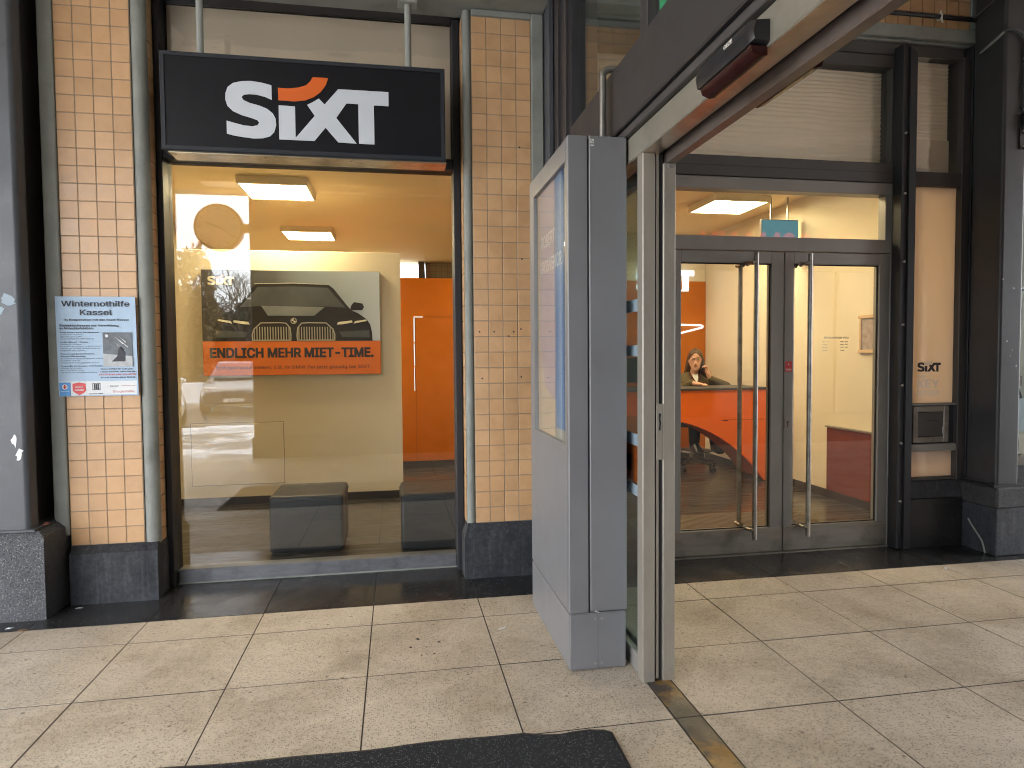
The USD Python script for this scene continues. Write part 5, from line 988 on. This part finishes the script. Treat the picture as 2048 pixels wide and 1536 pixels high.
# cars
def car(label, cat, loc, heading, paint, suv=False):
    t = thing('parked_car', label, cat, loc); R = trimesh.transformations.rotation_matrix(heading, [0, 0, 1]); Tm = trimesh.transformations.translation_matrix(loc)
    T = Tm @ R
    def add(name, m, mat, smooth=False, par=None):
        m = m.copy(); m.apply_transform(T); return part(par or t, name, m, mat, smooth)
    # local: length along +x (front), width along y
    prof = [(-2.30, .35, .62), (-2.35, .55, .80), (-2.2, .30, .96), (-1.2, .22, 1.0), (.2, .20, .98), (1.0, .20, .95), (1.75, .22, .86), (2.25, .28, .72), (2.36, .34, .60)]
    secs = []
    for xx, zb, zt in prof:
        hw = .91 - .14 * max(0, (abs(xx) - 1.6) / .8) ** 2
        secs.append([(xx, -hw * .93, zb), (xx, -hw, zb + .18), (xx, -hw, zb + (zt - zb) * .62), (xx, -hw * .90, zt), (xx, hw * .90, zt), (xx, hw, zb + (zt - zb) * .62), (xx, hw, zb + .18), (xx, hw * .93, zb)])
    V = np.array([p for s in secs for p in s]); n = 8; F = []
    for i in range(len(secs) - 1):
        for j in range(n):
            k = (j + 1) % n; F += [[i * n + j, i * n + k, (i + 1) * n + k], [i * n + j, (i + 1) * n + k, (i + 1) * n + j]]
    for b, o in ((0, 1), ((len(secs) - 1) * n, -1)): F += [[b, b + j, b + j + 1][::o] for j in range(1, n - 1)]
    tm = trimesh.Trimesh(V, F, process=False); trimesh.repair.fix_normals(tm)
    add('body', tm, paint, 35)
    top = 1.47 + (.18 if suv else 0)
    add('cabin', hull([(-2.0 if suv else -1.75, s * .78, .93) for s in (-1, 1)] + [(1.05, s * .78, .93) for s in (-1, 1)] + [(-1.5 if suv else -.9, s * .60, top) for s in (-1, 1)] + [(.1, s * .60, top) for s in (-1, 1)] + [(.35, s * .58, top - .05) for s in (-1, 1)]), paint, 20)
    ws = hull([(1.06, s * .70, .965) for s in (-1, 1)] + [(.42, s * .53, top - .07) for s in (-1, 1)] + [(1.04, s * .70, .955) for s in (-1, 1)] + [(.40, s * .53, top - .09) for s in (-1, 1)]); ws.apply_translation([.03, 0, .02])
    add('windscreen', ws, m_carglass)
    rw_ = hull([((-1.98 if suv else -1.73), s * .70, .97) for s in (-1, 1)] + [((-1.55 if suv else -.95), s * .53, top - .07) for s in (-1, 1)] + [((-1.96 if suv else -1.71), s * .70, .96) for s in (-1, 1)] + [((-1.53 if suv else -.93), s * .53, top - .09) for s in (-1, 1)]); rw_.apply_translation([-.03, 0, .02])
    add('rear_window', rw_, m_carglass)
    for s in (-1, 1):
        add('side_window', hull([(-1.45, s * .785, .98), (.85, s * .785, .98), (-.95, s * .63, top - .09), (.15, s * .63, top - .09), (-1.45, s * .80, .985), (.85, s * .80, .985), (-.95, s * .645, top - .085), (.15, s * .645, top - .085)]), m_carglass)
        add('wing_mirror', ell((.75, s * .98, 1.02), (.06, .09, .07)), paint, 50)
        hl = hull([(2.12, s * .80, .66), (2.10, s * .83, .76), (2.34, s * .45, .64), (2.30, s * .45, .74), (2.10, s * .5, .76)]); hl.apply_translation([.03, 0, 0])
        add('headlight', hl, m_white)
        add('tail_light', hull([(-2.37, s * .80, .70), (-2.37, s * .45, .70), (-2.36, s * .80, .84), (-2.36, s * .45, .84), (-2.2, s * .86, .70), (-2.2, s * .86, .84)]), m_sensorred)
        for xx in (-1.42, 1.42):
            w = add('wheel', cyl((xx, s * .72, .33), (xx, s * .93, .33), .33, 24), m_tyre, 40)
            add('rim', cyl((xx, s * .90, .33), (xx, s * .94, .33), .22, 16), m_alu, 40, w)
    for s in (-1, 1): add('grille', hull([(2.36, s * .04, .48), (2.36, s * .30, .48), (2.33, s * .04, .66), (2.33, s * .32, .66), (2.39, s * .06, .50), (2.37, s * .28, .65)]), m_carglass)
    add('number_plate', bx(2.375, 2.39, -.26, .26, .36, .46), m_white)
    add('number_plate', bx(-2.39, -2.375, -.26, .26, .62, .72), m_white)
    add('bumper_trim', cb(2.30, 2.385, -.75, .75, .24, .30, .01), m_alu)
    return t
car('dark grey saloon facing the arcade, mirrored in the shop window', 'car', (-4.75, -12.6, -.115), math.radians(82), m_carblk)
car('white estate car nearer the kerb, mirrored at the window edge', 'car', (-6.35, -8.6, -.115), math.radians(66), m_carwht, True)
# trees
def branch_tree(label, base, h, seed, spread=.55, depth=6):
    rg = np.random.default_rng(seed); segs = []
    def grow(p, d, l, r, k):
        q = p + d * l; segs.append((p, q, r, r * .72, k))
        if k >= depth: return
        for _ in range(3 if k < depth - 1 else 3):
            e = d + rg.normal(0, spread, 3) + [0, 0, .12]; e /= np.linalg.norm(e)
            grow(q - d * l * rg.uniform(0, .35), e, l * rg.uniform(.66, .86), r * .62, k + 1)
    grow(np.array(base, float), np.array([0, 0, 1.0]), h * .24, h * .022, 0)
    t = thing('bare_tree', label, 'tree', base)
    part(t, 'trunk', cat_([tube([a, b], [r1, r2], 7) for a, b, r1, r2, k in segs if k < 3]), m_bark)
    part(t, 'crown', cat_([tube([a, b], [max(r1, .012), max(r2, .010)], 3, False) for a, b, r1, r2, k in segs if k >= 3]), m_bark)
branch_tree('bare broad tree across the street, mirrored in the shop window', (-8.4, -27, -.2), 9.0, 3)
branch_tree('bare tree farther left across the street, mirrored in the glass', (-11.8, -30, -.2), 9.5, 9)
def leafy(name, label, cat, c, rad, n, mat, seed, size=.16, trunk=True):
    rg = np.random.default_rng(seed); u = rg.normal(size=(n, 3)); u /= np.linalg.norm(u, axis=1, keepdims=True)
    rr = rg.uniform(.55, 1.0, n) ** .6; bump = .75 + .5 * meshkit.noise(u * 2.5 + seed); P = np.array(c) + u * rr[:, None] * np.array(rad) * bump[:, None]
    A = rg.normal(size=(n, 3)); A /= np.linalg.norm(A, axis=1, keepdims=True); B = np.cross(A, rg.normal(size=(n, 3))); B /= np.linalg.norm(B, axis=1, keepdims=True)
    s = size * rg.uniform(.6, 1.4, n)[:, None]; V = np.stack([P - A * s, P + B * s * .5, P + A * s, P - B * s * .5], 1).reshape(-1, 3)
    i = np.arange(n)[:, None] * 4; F = np.vstack([i + [0, 1, 2], i + [0, 2, 3]])
    t = thing(name, label, cat, (c[0], c[1], -.2)); part(t, 'crown', trimesh.Trimesh(V, F, process=False), mat)
    if trunk: part(t, 'trunk', tube([(c[0], c[1], -.2), (c[0], c[1], c[2])], [.18, .10], 8), m_bark)
leafy('evergreen_tree', 'dense dark evergreen behind the bare trees, mirrored in the glass', 'tree', (-7.0, -33, 2.2), (4.4, 2.2, 3.1), 11000, m_hedge, 2, .26)
leafy('evergreen_tree', 'second dark evergreen clump farther left across the street', 'tree', (-13.5, -34, 2.1), (4.4, 2.2, 3.0), 11000, m_hedge, 4, .26)
leafy('larch_tree', 'tall yellowish larch at the left edge of the mirrored street', 'tree', (-9.4, -24, 3.4), (1.3, 1.3, 3.2), 5000, m_larch, 6, .12)
single('garden_wall', cb(-40, 10, -17.6, -17.2, -.21, .55, .02), m_snow, 'low snow covered garden wall across the street', 'wall')

# ------------------------------------------------------------------ doormat and litter
edge = [(-1.68, 2.408)] + [(x, 2.372 - .018 * (x - .45) + .006 * math.sin(x * 5.1) + .004 * math.sin(x * 13)) for x in np.linspace(-1.6, .45, 26)] + [(.52, 2.352), (.58, 2.342), (.64, 2.350), (.70, 2.352), (.755, 2.338), (.779, 2.318), (.777, 2.2), (.772, 2.0), (.768, 1.3), (-1.68, 1.3)]
dm = thing('doormat', 'charcoal grey doormat with curled edge on the slabs in front', 'mat', (-.45, 1.83, 0))
part(dm, 'pile', flat_(Polygon(edge).buffer(-.012), .002, .0125), m_mat)
part(dm, 'rubber_edge', flat_(Polygon(edge).difference(Polygon(edge).buffer(-.0125)), .002, .0095), m_rubber)
ct = thing('cigarette_butt', 'white cigarette butt on the slab left of the kiosk', 'cigarette', (.52, 3.34, 0))
part(ct, 'paper', cyl((.505, 3.335, .005), (.545, 3.352, .005), .0042, 8), m_white)
single('pebble', hull(np.array([(a, b, c) for a, b, c in RNG.normal(size=(24, 3))]) / 3 * [.022, .016, .014] + [3.545, 3.72, .012]), m_paperw, 'pale lump of ice on the slab near the right granite edge', 'litter')
single('paper_scrap', hull([(-2.06, 3.86, .001), (-2.025, 3.865, .001), (-2.03, 3.84, .004), (-2.06, 3.84, .003), (-2.045, 3.85, .008)]), m_paperw, 'white paper scrap on the granite beside the left column', 'litter')
single('paper_scrap', hull([(-1.83, 4.10, .001), (-1.79, 4.105, .001), (-1.795, 4.085, .004), (-1.83, 4.085, .003), (-1.81, 4.095, .007)]), m_paperw, 'white paper scrap at the foot of the left tiled pillar', 'litter')
single('dry_leaf', hull([(-1.985, 3.80, .001), (-1.945, 3.815, .006), (-1.93, 3.81, .002), (-1.96, 3.79, .010), (-1.97, 3.805, .008)]), M('dry_leaf', (.30, .15, .05), .8), 'small dry brown leaf by the left corner of the granite', 'leaf')
single('dry_leaf', hull([(-1.95, 4.02, .505), (-1.925, 4.03, .509), (-1.92, 4.05, .507), (-1.94, 4.05, .520), (-1.93, 4.06, .512)]), M('dry_leaf_red', (.16, .05, .03), .8), 'crumpled brown leaf lying on the left column plinth', 'leaf')
for i, (x, y, r) in enumerate(((.05, 3.21, .010), (.125, 3.20, .006), (.19, 3.245, .011), (.085, 3.30, .010), (.16, 3.12, .006), (.10, 3.115, .006))):
    rg = np.random.default_rng(40 + i)
    single('dirt_crumb', hull([(x + r * a, y + r * b, .001 + .004 * c) for a, b, c in rg.uniform(-1, 1, (14, 3)) * [1, .8, .5] + [0, 0, .5]]), m_joint, 'dark dirt crumb on the slab in front of the shop window', 'litter', group='dark crumbs on the slab before the shop window')
